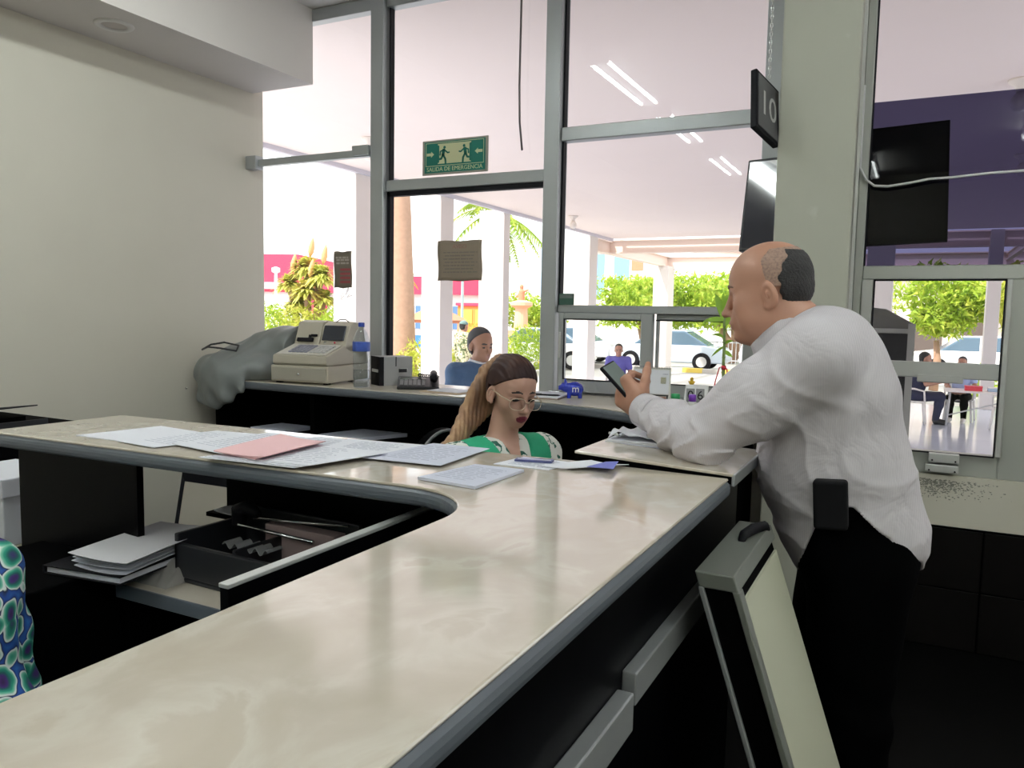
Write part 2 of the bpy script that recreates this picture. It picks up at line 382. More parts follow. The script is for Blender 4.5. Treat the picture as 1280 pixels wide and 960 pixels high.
# ------------------------------------------------------------------ materials of the place
ALU = mat('aluminium', (.42,.44,.45), .42, .55, var=.05)
ALU_L = mat('aluminium_light', (.62,.63,.62), .4, .4, var=.05)
GASKET = mat('black_gasket', (.006,.006,.009), .6, spec=.2)
WALL = mat('cream_paint', (.66,.63,.545), .75, bump=.03, bscale=120, var=.03, vscale=3)
COLUMN = ramp_mat('column_paint', [(0,(.46,.465,.395)),(.66,(.48,.485,.415)),(.78,(.60,.61,.555))], 5, rough=.6, detail=8)
SOFFIT = mat('soffit_paint', (.70,.66,.63), .8, var=.02)
CEIL = mat('ceiling_paint', (.75,.73,.70), .85)
FLOOR = mat('dark_floor', (.0025,.0024,.0024), .5, spec=.05)
BLACK = mat('black_laminate', (.0012,.0012,.0018), .4, spec=.08)
BLACKM = mat('black_matte', (.0010,.0010,.0012), .75, spec=.03)
EDGE = mat('slate_edge', (.10,.115,.135), .38)
TOP = ramp_mat('cream_marble', [(0,(.475,.41,.325)),(.40,(.555,.49,.405)),(.50,(.585,.522,.44)),(.58,(.645,.595,.515)),(.62,(.58,.515,.43)),(1,(.505,.44,.355))], 7.5, rough=.11, detail=12, distort=.55, stretch=(1,.8,1), spec=.65)
TOP.node_tree.nodes['Principled BSDF'].inputs['Coat Weight'].default_value = .6; TOP.node_tree.nodes['Principled BSDF'].inputs['Coat Roughness'].default_value = .07
TOP2 = ramp_mat('cream_worktop', [(0,(.55,.49,.40)),(.5,(.62,.56,.47)),(1,(.66,.61,.53))], 5, rough=.18, detail=8, distort=1.)
TILE = mat('dark_tile', (.0045,.0038,.0036), .45, spec=.1, var=.3, vscale=4)
PAPER = mat('white_paper', (.74,.75,.82), .75)
PAPER2 = mat('bluish_paper', (.60,.62,.74), .75)
PINK = mat('pink_paper', (.80,.50,.52), .8)
PLINE = mat('grey_print', (.38,.40,.50), .8)
BLUEP = mat('blue_print', (.16,.18,.55), .6)
INK = mat('black_ink', (.02,.02,.025), .6)
GLASS = thin_glass('window_glass', (.985,.985,.985), .9)
TINT = thin_glass('tinted_film_glass', (.085,.080,.150), .35)
STEEL = mat('painted_steel', (.80,.66,.58), .6)
PORT = mat('portico_paint', (.86,.74,.70), .8, var=.02, vscale=1.2)
WHITEC = mat('white_column', (.68,.63,.60), .7, var=.04, vscale=2)
GREEN = mat('sign_green', (.0,.16,.12), .4)
GLOW = mat('photoluminescent_cream', (.60,.62,.38), .6)
BEIGE_PL = mat('beige_plastic', (.50,.46,.38), .45)
BEIGE_D = mat('beige_plastic_dark', (.38,.355,.30), .5)
DGREY = mat('dark_grey_plastic', (.014,.015,.019), .4)
MGREY = mat('mid_grey_plastic', (.22,.22,.23), .45)
LGREY = mat('light_grey_plastic', (.55,.55,.55), .4)
WHITEPL = mat('white_plastic', (.80,.80,.82), .4)
CHROME = mat('chrome', (.75,.76,.78), .18, 1.)
BLUEC = mat('blue_ceramic', (.01,.03,.42), .2, coat=.5)
COVER = mat('grey_vinyl', (.20,.215,.215), .42, bump=.25, bscale=14, var=.08, vscale=8)
SKIN = mat('skin_tan', (.42,.215,.145), .48, var=.07, vscale=22)
SKIN_W = mat('skin_woman', (.50,.29,.22), .5, var=.04, vscale=30)
LIPS = mat('dark_lipstick', (.20,.02,.045), .4)
EYEW = mat('eye', (.05,.035,.03), .3)
LIPM = mat('man_lips', (.42,.22,.19), .5)
HAIRB = mat('black_hair', (.012,.011,.012), .6, bump=.5, bscale=220)
HAIRG = ramp_mat('greying_stubble', [(.3,(.20,.13,.105)),(.6,(.34,.22,.17))], 160, rough=.7)
NAVY = mat('navy_uniform', (.018,.022,.06), .8)
DENIM = mat('denim', (.075,.14,.27), .8, bump=.2, bscale=60, var=.15, vscale=30)
CAMO = ramp_mat('camouflage', [(0,(.10,.13,.06)),(.42,(.35,.36,.2)),(.5,(.62,.58,.42)),(.58,(.2,.17,.10))], 14, const=True, rough=.8)
PURPLE = mat('purple_blue_shirt', (.13,.12,.42), .8)
TROUS = mat('black_trousers', (.0008,.0008,.001), .85, spec=.02)
SHOE = mat('black_shoe', (.01,.01,.012), .4)
LEAF = ramp_mat('leaf_green', [(.25,(.16,.31,.025)),(.5,(.40,.55,.05)),(.75,(.68,.68,.12))], 3.5, rough=.6, detail=3)
LEAF2 = ramp_mat('leaf_yellow_green', [(.25,(.22,.32,.03)),(.5,(.50,.55,.07)),(.75,(.75,.62,.20))], 3., rough=.6, detail=3)
BARK = mat('bark', (.42,.26,.18), .9, var=.2, vscale=9)
REDW = mat('red_fascia', (.72,.05,.12), .6)
WHITEB = mat('white_building', (.85,.84,.82), .7)
BLUEW = mat('blue_window', (.12,.25,.48), .3)
ORANGE = mat('orange_paint', (.85,.28,.06), .6)
TERRA = mat('terracotta', (.62,.25,.14), .7, var=.1)
GROUND = mat('pale_paving', (.52,.49,.45), .8, var=.06, vscale=.8)
ROAD = mat('street', (.40,.39,.38), .8, var=.05, vscale=.6)
PFLOOR = ramp_mat('portico_tile', [(0,(.58,.63,.74)),(1,(.68,.72,.82))], .8, rough=.12)
GRASS = mat('grass_green', (.30,.42,.06), .9, var=.3, vscale=5)
def leafy(m):     # leaves let some light through
    nt = m.node_tree; b = nt.nodes['Principled BSDF']; o = nt.nodes['Material Output']
    t = nt.nodes.new('ShaderNodeBsdfTranslucent'); mx = nt.nodes.new('ShaderNodeMixShader'); mx.inputs[0].default_value = .35
    src = b.inputs['Base Color'].links[0].from_socket; nt.links.new(src,t.inputs['Color'])
    nt.links.new(b.outputs[0],mx.inputs[1]); nt.links.new(t.outputs[0],mx.inputs[2]); nt.links.new(mx.outputs[0],o.inputs['Surface'])
leafy(LEAF); leafy(LEAF2)
# ------------------------------------------------------------------ the room
Z0 = 3.33            # ceiling
WY = 4.0             # plane of the window wall
XL, XR, YB = -3.99, 3.2, -3.4
struct(MB().box(XL-.2,XR+.2,YB-.2,WY+.06,-.1,0).build('floor',FLOOR))
struct(MB().box(XL-.2,XR+.2,YB-.2,WY+.06,Z0,Z0+.2).build('ceiling',CEIL))
struct(MB().box(XL-.2,XL,YB,WY+.06,0,Z0).build('wall_left',WALL))
struct(MB().box(XR,XR+.2,YB,WY+.06,0,Z0).build('wall_right',WALL))
struct(MB().box(XL-.2,XR+.2,YB-.2,YB,0,Z0).build('wall_back',WALL))
struct(MB().box(XL,-3.475,YB,WY-.03,2.874,Z0).build('ceiling_soffit',SOFFIT))
w = MB().box(XL-.2,-.27,WY-.06,WY+.08,0,1.0).box(-.27,XR,WY-.06,WY+.08,.0,.775)
struct(w.build('wall_front',WALL))
rs = random.Random(12); sm = MB()
for i in range(900):        # sooty flecks below the service window
    x = rs.gauss(.10,.10); z = .755-abs(rs.gauss(0,.035)); r_s = rs.uniform(.0008,.0032)
    if -.2 < x < .45: sm.lathe([(r_s,0),(r_s*.8,.0006)],5,0,Matrix.Translation((x,WY-.0602,z)) @ Matrix.Rotation(PI/2,4,'X') @ Matrix.Scale(rs.uniform(1,2.2),4,(1,0,0)))
struct(sm.build('trim_stain',mat('soot',(.27,.265,.23),.9)))
# tiled dado under the service window
dd = MB().box(-.27,XR,WY-.075,WY-.06,0,.55)
for i in range(12):
    for j in range(2):
        dd.box(-.26+i*.29,-.26+i*.29+.284,WY-.083,WY-.075,.004+j*.272,.27+j*.272,1)
struct(dd.build('baseboard_front',[BLACKM,TILE],bevel=.002,seg=1))
# painted column
struct(MB().box(-.58,-.266,3.65,4.05,0,Z0).build('wall_column',COLUMN,bevel=.006))
cv = MB().box(-.262,-.25,3.70,3.715,0,Z0)
struct(cv.build('trim_column',ALU_L))

F0,F1 = WY-.035,WY+.035
def frame_bars(bars, name, parent, m=ALU, bev=.004):
    b = MB()
    for x0,x1,z0,z1,*dy in bars:
        y0,y1 = dy if dy else (F0,F1)
        b.box(x0,x1,y0,y1,z0,z1)
    return b.build(name,m,parent,bevel=bev,seg=1)
def pane(x0,x1,z0,z1,parent,m=GLASS,y=WY):
    return MB().add([(x0,y,z0),(x1,y,z0),(x1,y,z1),(x0,y,z1)],[(0,1,2,3)]).build('pane',m,parent)
def opening(name):
    e = bpy.data.objects.new(name,None); C.objects.link(e); e['kind'] = 'structure'; return e
# window_1: left bay, a closer bar across it
w1 = opening('window_1')
frame_bars([(XL,-3.0,3.255,Z0),(XL,-3.0,1.0,1.03),(-3.0,-2.905,1.0,Z0,F0-.03,F1+.02)],'window_frame',w1)
pane(XL,-3.0,1.03,3.255,w1)
br = MB().box(-3.93,-3.0,WY-.075,WY-.035,2.388,2.432); br.box(-3.99,-3.90,WY-.10,WY-.03,2.37,2.455); br.box(-3.12,-3.0,WY-.09,WY-.03,2.395,2.455)
br.build('closer_bar',ALU,w1,bevel=.004)
# door_1: glazed emergency door with its fanlight
d1 = opening('door_1')
frame_bars([(-2.905,-1.84,2.178,2.243),(-1.84,-1.752,1.0,Z0,F0-.03,F1+.02),(-2.905,-1.84,3.255,Z0)],'door_frame',d1)
frame_bars([(-2.905,-2.882,0,2.178,WY-.02,WY+.02),(-1.853,-1.84,0,2.178,WY-.02,WY+.02),(-2.905,-1.84,2.150,2.178,WY-.02,WY+.02),(-2.892,-2.884,2.243,3.255,WY-.02,WY+.02)],'door_gasket',d1,GASKET,0)
pane(-2.882,-1.853,1.0,2.150,d1); pane(-2.884,-1.84,2.243,3.255,d1)
# window_2: big panes right of the door over a pair of sliding sashes
w2 = opening('window_2')
frame_bars([(-1.752,-.70,2.383,2.455),(-1.752,-.70,1.466,1.507),(-.70,-.58,1.0,Z0,F0-.01,F1),(-1.752,-.70,3.255,Z0),(-1.752,-.70,.995,1.035)],'window_frame',w2)
frame_bars([(-1.752,-1.742,1.507,2.383,WY-.02,WY+.02),(-1.752,-1.742,2.455,3.255,WY-.02,WY+.02)],'window_gasket',w2,GASKET,0)
pane(-1.742,-.70,2.455,3.255,w2); pane(-1.742,-.70,1.507,2.383,w2)
frame_bars([(-1.735,-1.700,1.035,1.466,F0-.02,F0+.02),(-1.268,-1.205,1.035,1.466,F0-.02,F0+.02),(-1.700,-1.268,1.432,1.466,F0-.02,F0+.02),(-1.700,-1.268,1.035,1.104,F0-.02,F0+.02)],'sliding_sash',w2)
frame_bars([(-1.205,-1.19,1.035,1.45,F1-.03,F1),(-.76,-.70,1.035,1.45,F1-.03,F1),(-1.205,-.70,1.436,1.466,F1-.03,F1),(-1.205,-.70,1.035,1.104,F1-.03,F1)],'sliding_sash',w2)
frame_bars([(-1.700,-1.695,1.104,1.432,F0-.024,F0-.015),(-1.700,-1.268,1.104,1.109,F0-.024,F0-.015),(-1.700,-1.268,1.427,1.432,F0-.024,F0-.015),(-1.205,-.76,1.101,1.106,F1-.034,F1-.028),(-1.205,-.76,1.43,1.436,F1-.034,F1-.028)],'sash_gasket',w2,GASKET,0)
pane(-1.700,-1.268,1.104,1.432,w2,y=F0); pane(-1.19,-.76,1.104,1.436,w2,y=F1-.015)
hb = MB().box(-1.727,-1.712,F0-.032,F0-.02,1.22,1.36); hb.build('sash_latch',ALU_L,w2,bevel=.003)
# window_3: right-hand service window, tinted film in the upper pane
w3 = opening('window_3')
frame_bars([(-.266,-.228,.775,Z0,F0-.01,F1),(-.228,1.3,1.640,1.702),(.352,.47,.775,1.640),(-.228,.352,.775,.872),(.47,1.3,.775,1.64),(-.228,1.3,3.255,Z0)],'window_frame',w3,mat('aluminium_greenish',(.50,.52,.49),.42,.4))
frame_bars([(-.228,-.178,.872,1.64,F0-.02,F0+.02),(.335,.36,.872,1.64,F0-.02,F0+.02),(-.178,.335,1.205,1.275,F0-.02,F0+.02),(.02,.20,1.185,1.22,F0-.03,F0+.02)],'sash_frame',w3,ALU_L)
frame_bars([(-.230,-.222,1.702,3.255,WY-.02,WY+.02),(-.178,.335,1.632,1.64,F0-.024,F0-.014),(-.178,-.172,.872,1.64,F0-.024,F0-.014),(.330,.335,.872,1.64,F0-.024,F0-.014),(-.178,.335,.870,.876,F0-.024,F0-.014)],'sash_gasket',w3,GASKET,0)
pane(-.178,.335,1.275,1.64,w3,y=F0); pane(-.178,.335,.872,1.205,w3,y=F0)
pane(-.228,1.3,2.437,3.255,w3); pane(-.228,1.3,1.702,2.437,w3,TINT)
lt = MB().box(.085,.205,F0-.055,F0-.005,.835,.875).box(.075,.205,F0-.05,F0,.79,.825); lt.build('sash_latch',ALU_L,w3,bevel=.004)
sc = MB()
for x,z in ((.10,.845),(.19,.845),(.09,.80),(.19,.80)): sc.lathe([(.004,0),(.004,.003)],8,0,Matrix.Translation((x,F0-.056,z)) @ Matrix.Rotation(PI/2,4,'X'))
sc.build('latch_screw',GASKET,w3)
# the recessed downlight in the soffit
dl = thing('recessed_downlight','round white recessed downlight set in the soffit over the left wall','ceiling lamp',(-3.70,2.745,2.874))
MB().lathe([(.058,.004),(.062,-.008),(.088,-.010),(.095,-.003),(.095,.004)],32).build('trim_ring',mat('white_enamel',(.74,.72,.70),.5),dl,smooth=True)
MB().lathe([(.001,-.002),(.062,-.002),(.062,.0)],32).build('lens',mat('frosted_lens',(.55,.50,.47),.6),dl)
# ceiling fluorescents: two mirrored in the glass, the rest unseen, added for brightness
TUBE = mat('fluorescent_tube',(.9,.95,.93),.5,emit=(.93,1,.97),estr=38)
def fluoro(x,y,label):
    t = thing('fluorescent_fixture',label,'ceiling lamp',(x,y,Z0),0,'twin tube ceiling fixtures')
    MB().prism([(-.10,0),(.10,0),(.06,-.05),(-.06,-.05)],-.62,.62,0,Matrix(((1,0,0,0),(0,0,1,0),(0,1,0,0),(0,0,0,1)))).build('housing',WHITEPL,t)
    for q in (-.065,.065): MB().tube([(q,-.6,-.075),(q,.6,-.075)],.014,10).build('tube',TUBE,t,smooth=True)
    for q in (-.61,.61): MB().box(-.09,.09,q-.01,q+.01,-.1,-.04).build('end_cap',WHITEPL,t)
    return t
fl = fluoro(-2.12,2.0,'twin tube ceiling fixture nearest the window wall')
for x,y,l in ((-2.12,.4,'twin tube ceiling fixture second from the window wall'),(.9,2.0,'unseen twin tube fixture added over the customer side by the column'),(.9,-.6,'unseen twin tube fixture added over the customer side behind the counter end'),(-2.12,-1.6,'unseen twin tube fixture added farthest from the window wall'),(-.6,-2.4,'unseen twin tube fixture added behind the counter end by the back wall'),(2.4,.6,'unseen twin tube fixture added by the customer side wall'),(2.4,-1.8,'unseen twin tube fixture added in the customer side back corner')):  # after the first, unseen fixtures added to brighten the room
    dup(fl,(x,y,Z0),0,l)

# ------------------------------------------------------------------ on and around the window wall
# emergency exit sign on the fanlight
ex = thing('exit_sign','green emergency exit sign with two running figures on the glass over the door','sign',(-2.432,WY-.012,2.258))
MB().box(-.222,.222,-.004,.004,0,.2).build('backing',mat('sign_edge',(.33,.31,.27),.5),ex,bevel=.006)
MB().box(-.205,.205,-.006,-.003,.012,.19).build('face',GREEN,ex,bevel=.004)
def XZ(x,z,y=-.0065,sx=1): return Matrix(((sx,0,0,x),(0,0,-1,y),(0,1,0,z),(0,0,0,1)))
ln = MB()
for a in ((-.196,.196,.181,.184),(-.196,.196,.050,.053),(-.196,-.193,.05,.184),(.193,.196,.05,.184)): ln.box(a[0],a[1],-.0072,-.006,a[2],a[3])
ln.build('border',GLOW,ex)
MB().box(-.112,.112,-.0072,-.006,.062,.176).build('doorway',GLOW,ex)
def runner(sx):
    M = XZ(-.07*sx,.062,-.0074,sx); b = MB()
    b.lathe([(.0085,0),(.0085,.001)],14,0,M @ Matrix.Translation((.004,.092,0)))
    for p,r in (([(0,.083),(-.006,.048)],.0095),([(0,.080),(.026,.060),(.036,.062)],.0042),([(-.002,.078),(-.024,.070),(-.026,.050)],.0042),([(-.004,.05),(.010,.026),(.012,0)],.0058),([(-.007,.05),(-.018,.028),(-.040,.026)],.0058)):
        for (x0,y0),(x1,y1) in zip(p,p[1:]):
            dx,dy = x1-x0,y1-y0; l = math.hypot(dx,dy); nx,ny = -dy/l*r,dx/l*r
            b.prism([(x0-nx,y0-ny),(x1-nx,y1-ny),(x1+nx,y1+ny),(x0+nx,y0+ny)],0,.001,0,M)
            b.lathe([(r,0),(r,.001)],10,0,M @ Matrix.Translation((x1,y1,0)))
    return b.build('running_figure',GREEN,ex)
runner(1); runner(-1)
for sx in (1,-1):
    MB().prism([(-.028,-.008),(.002,-.008),(.002,-.017),(.022,0),(.002,.017),(.002,.008),(-.028,.008)],0,.001,0,XZ(-.160*sx,.118+.012*-sx*0,-.0074,sx)).build('arrow',GLOW,ex)
    MB().prism([(-.006,-.05),(.006,-.045),(.006,.05),(-.006,.055)],0,.0012,0,XZ(-.108*sx,.115,-.0074,sx)).build('door_leaf',GREEN,ex)
text_part('lettering','SALIDA DE EMERGENCIA',.034,GLOW,ex,XZ(0,.031,-.0066))
def notice(name,label,x0,x1,z0,z1,m,rows,title=None,curl=.004,extra=None,tone=PLINE):
    cx,cz = (x0+x1)/2,(z0+z1)/2; w,h = x1-x0,z1-z0
    t = thing(name,label,'notice',(cx,WY-.012,z0))
    MB().grid(lambda u,v:(-w/2+w*u+.004*math.sin(v*6),-.003-curl*math.sin(u*PI)*v,h*v+.003*math.sin(u*9)),12,8).build('sheet',m,t,smooth=True,solid=.001)
    lm = MB()
    for i,(a,b,zz,th) in enumerate(rows):
        x = a
        rnd = random.Random(i*7+3)
        while x < b:
            l = rnd.uniform(.012,.04); x2 = min(b,x+l); y = -.0045-curl*math.sin((x+w/2)/w*PI)*(zz/h)
            lm.box(x,x2,y-.0006,y,zz-th/2,zz+th/2); x = x2+rnd.uniform(.004,.009)
    if rows: lm.build('printed_lines',tone,t)
    return t
KRAFT = mat('backlit_brown_paper',(.26,.21,.16),.8,var=.08,vscale=9)
n1 = notice('paper_notice','brown paper notice with lines of print taped on the glass door','',0,0,0,KRAFT,[]) if False else notice('paper_notice','brown paper notice with lines of print taped on the glass door',-2.538,-2.240,1.640,1.873,KRAFT,[(-.11+.01*(i%2),.12-.015*(i%3),.165-.019*i,.006) for i in range(7)],tone=mat('brown_print',(.17,.14,.12),.8))
text_part('heading','AVISO',.034,mat('faded_red_print',(.30,.16,.13),.8),n1,XZ(0,.198,-.0082))
n2 = notice('poster','small dark poster with white and red print taped low on the left glass bay',-3.318,-3.178,1.598,1.826,mat('dark_poster',(.17,.14,.11),.7,var=.3,vscale=14),[(-.055,.055,.19,.012),(-.05,.052,.175,.012),(-.05,.05,.155,.012)],tone=mat('pale_print',(.45,.40,.36),.8))
lm = MB()
for i in range(4): lm.box(-.02,.06,-.006,-.0045,.03+.026*i,.044+.026*i)
lm.build('red_print',mat('dull_red_print',(.35,.06,.07),.8),n2)
t = thing('green_tag_plate','small dark green plate fixed in the frame corner right of the door','plate',(-1.735,WY-.045,1.507))
MB().box(0,.085,-.006,.006,0,.062).build('plate',mat('dull_green',(.03,.09,.065),.5),t,bevel=.003); MB().box(.004,.081,-.008,-.005,.036,.055).build('band',mat('grey_green',(.12,.15,.14),.5),t)
# wire hanging in the fanlight
tag(MB().tube([(-1.998,WY-.05,3.33),(-2.0,WY-.05,3.0),(-2.002,WY-.05,2.7),(-1.996,WY-.05,2.5),(-1.978,WY-.05,2.35)],.006,8).build('hanging_wire',mat('grey_wire',(.14,.12,.12),.6),smooth=True),'dark wire hanging down in front of the glass over the emergency door','wire')
# white cable over the tinted glass
pts = [(-.262,3.93,2.14),(-.235,3.94,2.085),(-.20,3.945,2.058),(-.145,3.945,2.052),(-.06,3.945,2.062),(.02,3.945,2.075),(.1,3.945,2.076),(.25,3.945,2.086),(.5,3.945,2.09),(.9,3.945,2.11)]
tag(MB().tube([(-.262,3.93,2.5),(-.262,3.93,2.3)]+pts,.0055,8).build('white_cable',WHITEPL,smooth=True),'white cable strung from the column across the tinted window','cable')
# screen on the far side of the column
tv = thing('wall_television','black television on the column side facing the counter, mirroring a lamp tube','television',(-.50,3.80,1.765),0)
tv.rotation_euler = (R(-9),0,R(-13))
MB().box(-.27,.17,-.02,.03,0,.44).build('casing',DGREY,tv,bevel=.006)
SCREEN = mat('dark_screen',(.012,.014,.03),.06,spec=.9,coat=.6)
MB().box(-.258,.158,-.0215,-.0195,.014,.426).build('screen',SCREEN,tv)
MB().box(.05,.13,.03,.10,.15,.3).build('bracket',DGREY,tv)
# framed sign hung on a chain
hs = thing('hanging_sign','black framed square sign with white digits hanging on a chain beside the column','sign',(-.632,3.60,2.205))
Ms = Matrix.Translation((0,0,.15)) @ Matrix.Rotation(R(75),4,'Z') @ Matrix.Rotation(R(-9),4,'X') @ Matrix.Rotation(R(14),4,'Y')
MB().box(-.11,.11,-.014,.014,-.135,.135,0,Ms).build('frame',GASKET,hs,bevel=.004)
MB().box(-.095,.095,-.017,-.013,-.12,.12,0,Ms).build('face',mat('sign_grey',(.10,.10,.11),.4),hs)
text_part('digits','10',.16,LGREY,hs,Ms @ XZ(0,0,-.0175))
ch = MB()
for i in range(48):
    z = .285+i*.0178
    ring = [(.005*math.cos(a),0,.0115*math.sin(a)) for a in [2*PI*k/8 for k in range(9)]]
    ch.tube(ring,.0016,5,0,Matrix.Translation((.012+.0*i,0,z)) @ Matrix.Rotation(PI/2*(i%2),4,'Z'),cap=False)
ch.build('chain',CHROME,hs,smooth=True)
# ------------------------------------------------------------------ reception counter
ct = thing('reception_counter','long L shaped reception counter with cream marble top and black panels','counter',(-.5,1.0,0))
def loc(o): return Vector((-.5,1.0,0))
poly = [(-.34,-1.3),(-.34,1.742),(-.72,1.757),(-2.29,1.695),(-2.29,1.262),(-.90,1.305)]
cx,cy,r = -.89,1.125,.18
poly += [(cx+r*math.cos(a),cy+r*math.sin(a)) for a in [R(90-d) for d in range(6,91,7)]]+[(-.705,-1.3)]
def shift(p): return [(x+.5,y-1.0) for x,y in p]
MB().prism(shift(poly),1.058,1.0945).build('edge_band',EDGE,ct,bevel=.014,seg=3,smooth=False)
def inset(p,d):
    n = len(p); out = []
    A = sum(p[i][0]*p[(i+1)%n][1]-p[(i+1)%n][0]*p[i][1] for i in range(n)); sg = 1 if A > 0 else -1
    for i in range(n):
        a,b,c = Vector(p[i-1]),Vector(p[i]),Vector(p[(i+1)%n]); e1 = (b-a).normalized(); e2 = (c-b).normalized()
        n1 = Vector((-e1.y,e1.x))*sg; n2 = Vector((-e2.y,e2.x))*sg; m = (n1+n2); m = m/max(m.length_squared/2,.3); out.append(tuple(b+m*d))
    return out
MB().prism(shift(inset(poly,.006)),1.093,1.1).build('marble_top',TOP,ct,bevel=.003)
def cbox(x0,x1,y0,y1,z0,z1): return MB().box(x0+.5,x1+.5,y0-1,y1-1,z0,z1)
cbox(-.415,-.395,-1.3,2.10,0,1.058).build('customer_panel',BLACK,ct)
cbox(-.665,-.645,-1.3,1.27,0,1.058).build('staff_panel',BLACK,ct)
cbox(-2.28,-1.775,1.35,1.37,0,1.058).build('end_panel',BLACK,ct)
cbox(-1.83,-.72,1.70,1.72,0,1.058).build('back_panel',BLACK,ct)
cbox(-.395,-.366,-1.3,1.17,.788,.852).build('bump_rail',ALU,ct,bevel=.003)
cbox(-.395,-.370,1.19,1.78,.818,.874).build('bump_rail',ALU,ct,bevel=.003)
cbox(-1.77,-.97,1.285,1.695,.722,.75).build('inner_shelf',[TOP2],ct,bevel=.003)
cbox(-1.772,-.97,1.279,1.286,.715,.7505).build('shelf_edge',EDGE,ct,bevel=.002)
cbox(-1.77,-1.75,1.30,1.69,0,.72).build('shelf_support',BLACKM,ct)
cbox(-.965,-.947,.88,1.60,0,1.008).build('privacy_board',BLACK,ct)
cbox(-.967,-.945,.878,1.60,1.007,1.015).build('board_cap',ALU_L,ct,bevel=.002)
cbox(-1.82,-.97,1.612,1.70,.845,.857).build('under_shelf',BLACKM,ct)
# lift-up flap at the end of the counter
fp = thing('counter_flap','hinged cream marble counter flap at the far end, lifted slightly on one side','counter flap',(-.338,1.748,1.098))
Mf = Matrix.Rotation(R(2.6),4,'Y')
MB().box(-.38,0,0,.37,.003,.010,0,Mf).build('marble_top',TOP,fp,bevel=.002)
MB().box(-.378,-.002,.002,.368,-.014,.004,0,Mf).build('core',BLACKM,fp)
MB().box(-.004,.004,0,.372,-.018,.0095,0,Mf).build('edge_strip',ALU,fp,bevel=.002)

# leaning swing-door leaf beside the counter
lf = thing('half_door_leaf','loose cream half door in a grey frame leaning on the counter front','door leaf',(.0,1.42,0))
Ml = Matrix(((1,0,-.335,.02),(0,1,0,0),(0,0,1,0),(0,0,0,1)))
FRG = mat('greenish_grey_frame',(.22,.235,.21),.4,.3)
def lbox(x0,x1,y0,y1,z0,z1): return MB().box(x0,x1,y0,y1,z0,z1,0,Ml)
lbox(-.020,.035,.006,.41,.01,.96).build('core',BLACKM,lf)
lbox(.032,.040,.03,.41,.05,.93).build('cream_face',mat('pale_cream_board',(.52,.53,.41),.5),lf)
lbox(-.028,.044,0,.415,.955,.985).build('top_rail',FRG,lf,bevel=.003)
lbox(-.030,-.020,-.002,.415,0,  .957).build('edge_strip',ALU,lf,bevel=.002)
lbox(.033,.046,-.002,.03,0,.957).build('edge_strip',FRG,lf,bevel=.002)
lh = MB().tube([Ml @ Vector(p) for p in ((.01,.24,.982),(.015,.26,.995),(.03,.31,.999),(.04,.36,.994),(.04,.38,.982))],[.007,.010,.012,.011,.007],8)
lh.build('handle',GASKET,lf,smooth=True)

# ------------------------------------------------------------------ papers on the counter
def lines_on(parent,w,h,n,m=PLINE,z=.0012,seed=1,margin=.1):
    b = MB(); rd = random.Random(seed)
    for i in range(n):
        y = h/2-h*margin-(h*(1-2*margin))*i/max(1,n-1); x = -w/2+w*margin; end = w/2-w*margin*rd.uniform(1,3)
        while x < end:
            l = rd.uniform(.01,.05); b.box(x,min(end,x+l),y-.0009,y+.0009,z,z+.0003); x += l+.006
    b.build('printed_lines',m,parent)
def sheet(name,label,quad,z,m=PAPER,lines=9,th=.0015,curl=0.,seed=1,group=None,cat='paper'):
    """a sheet laid by its four table points, in order; local frame at its centre."""
    c = sum((Vector((*q,0)) for q in quad),Vector())/4
    e = Vector(quad[1])-Vector(quad[0]); a = math.atan2(e.y,e.x); rot = Matrix.Rotation(-a,3,'Z')
    q = [rot @ (Vector((*p,0))-c) for p in quad]
    t = thing(name,label,cat,(c.x,c.y,z),a,group)
    def f(u,v):
        p = (q[0]*(1-u)+q[1]*u)*(1-v)+(q[3]*(1-u)+q[2]*u)*v
        return (p.x,p.y,curl*((2*u-1)**2+.3*math.sin(v*3))*.5)
    b = MB(); N = 10
    top = [f(i/N,j/N) for i in range(N+1) for j in range(N+1)]; k = len(top)
    b.add([(x,y,zz+th) for x,y,zz in top]+[(x,y,max(0,zz)) for x,y,zz in top],
        [(i*(N+1)+j,(i+1)*(N+1)+j,(i+1)*(N+1)+j+1,i*(N+1)+j+1) for i in range(N) for j in range(N)]+[(k+i*(N+1)+j,k+i*(N+1)+j+1,k+(i+1)*(N+1)+j+1,k+(i+1)*(N+1)+j) for i in range(N) for j in range(N)]
        +[(i,k+i,k+i+N+1,i+N+1) for i in range(0,N*(N+1),N+1)]+[(i+N,i+N+N+1,k+i+N+N+1,k+i+N) for i in range(0,N*(N+1),N+1)]
        +[(j,j+1,k+j+1,k+j) for j in range(N)]+[(N*(N+1)+j,k+N*(N+1)+j,k+N*(N+1)+j+1,N*(N+1)+j+1) for j in range(N)])
    b.build('sheet',m,t)
    w = (q[1]-q[0]).length*.9; h = (q[3]-q[0]).length*.85
    if lines: lines_on(t,w,h,lines,z=th+.0003+(abs(curl) if curl else 0),seed=seed)
    return t
Zc = 1.1005
sheet('paper_sheet','white sheet at the far left end of the row of papers on the counter',[(-2.01,1.345),(-1.82,1.345),(-1.785,1.565),(-1.97,1.585)],Zc,lines=0)
sheet('paper_sheet','printed sheet overlapping the leftmost sheet on the counter',[(-1.83,1.335),(-1.67,1.32),(-1.60,1.62),(-1.76,1.60)],Zc+.002,lines=12,seed=2)
sheet('paper_sheet','printed sheet just left of the pink papers on the counter',[(-1.67,1.375),(-1.45,1.34),(-1.41,1.63),(-1.60,1.65)],Zc+.004,lines=12,seed=3)
sheet('paper_sheet','white sheet behind the pink papers toward the counter back edge',[(-1.47,1.45),(-1.27,1.47),(-1.28,1.69),(-1.46,1.68)],Zc+.001,lines=10,seed=8)
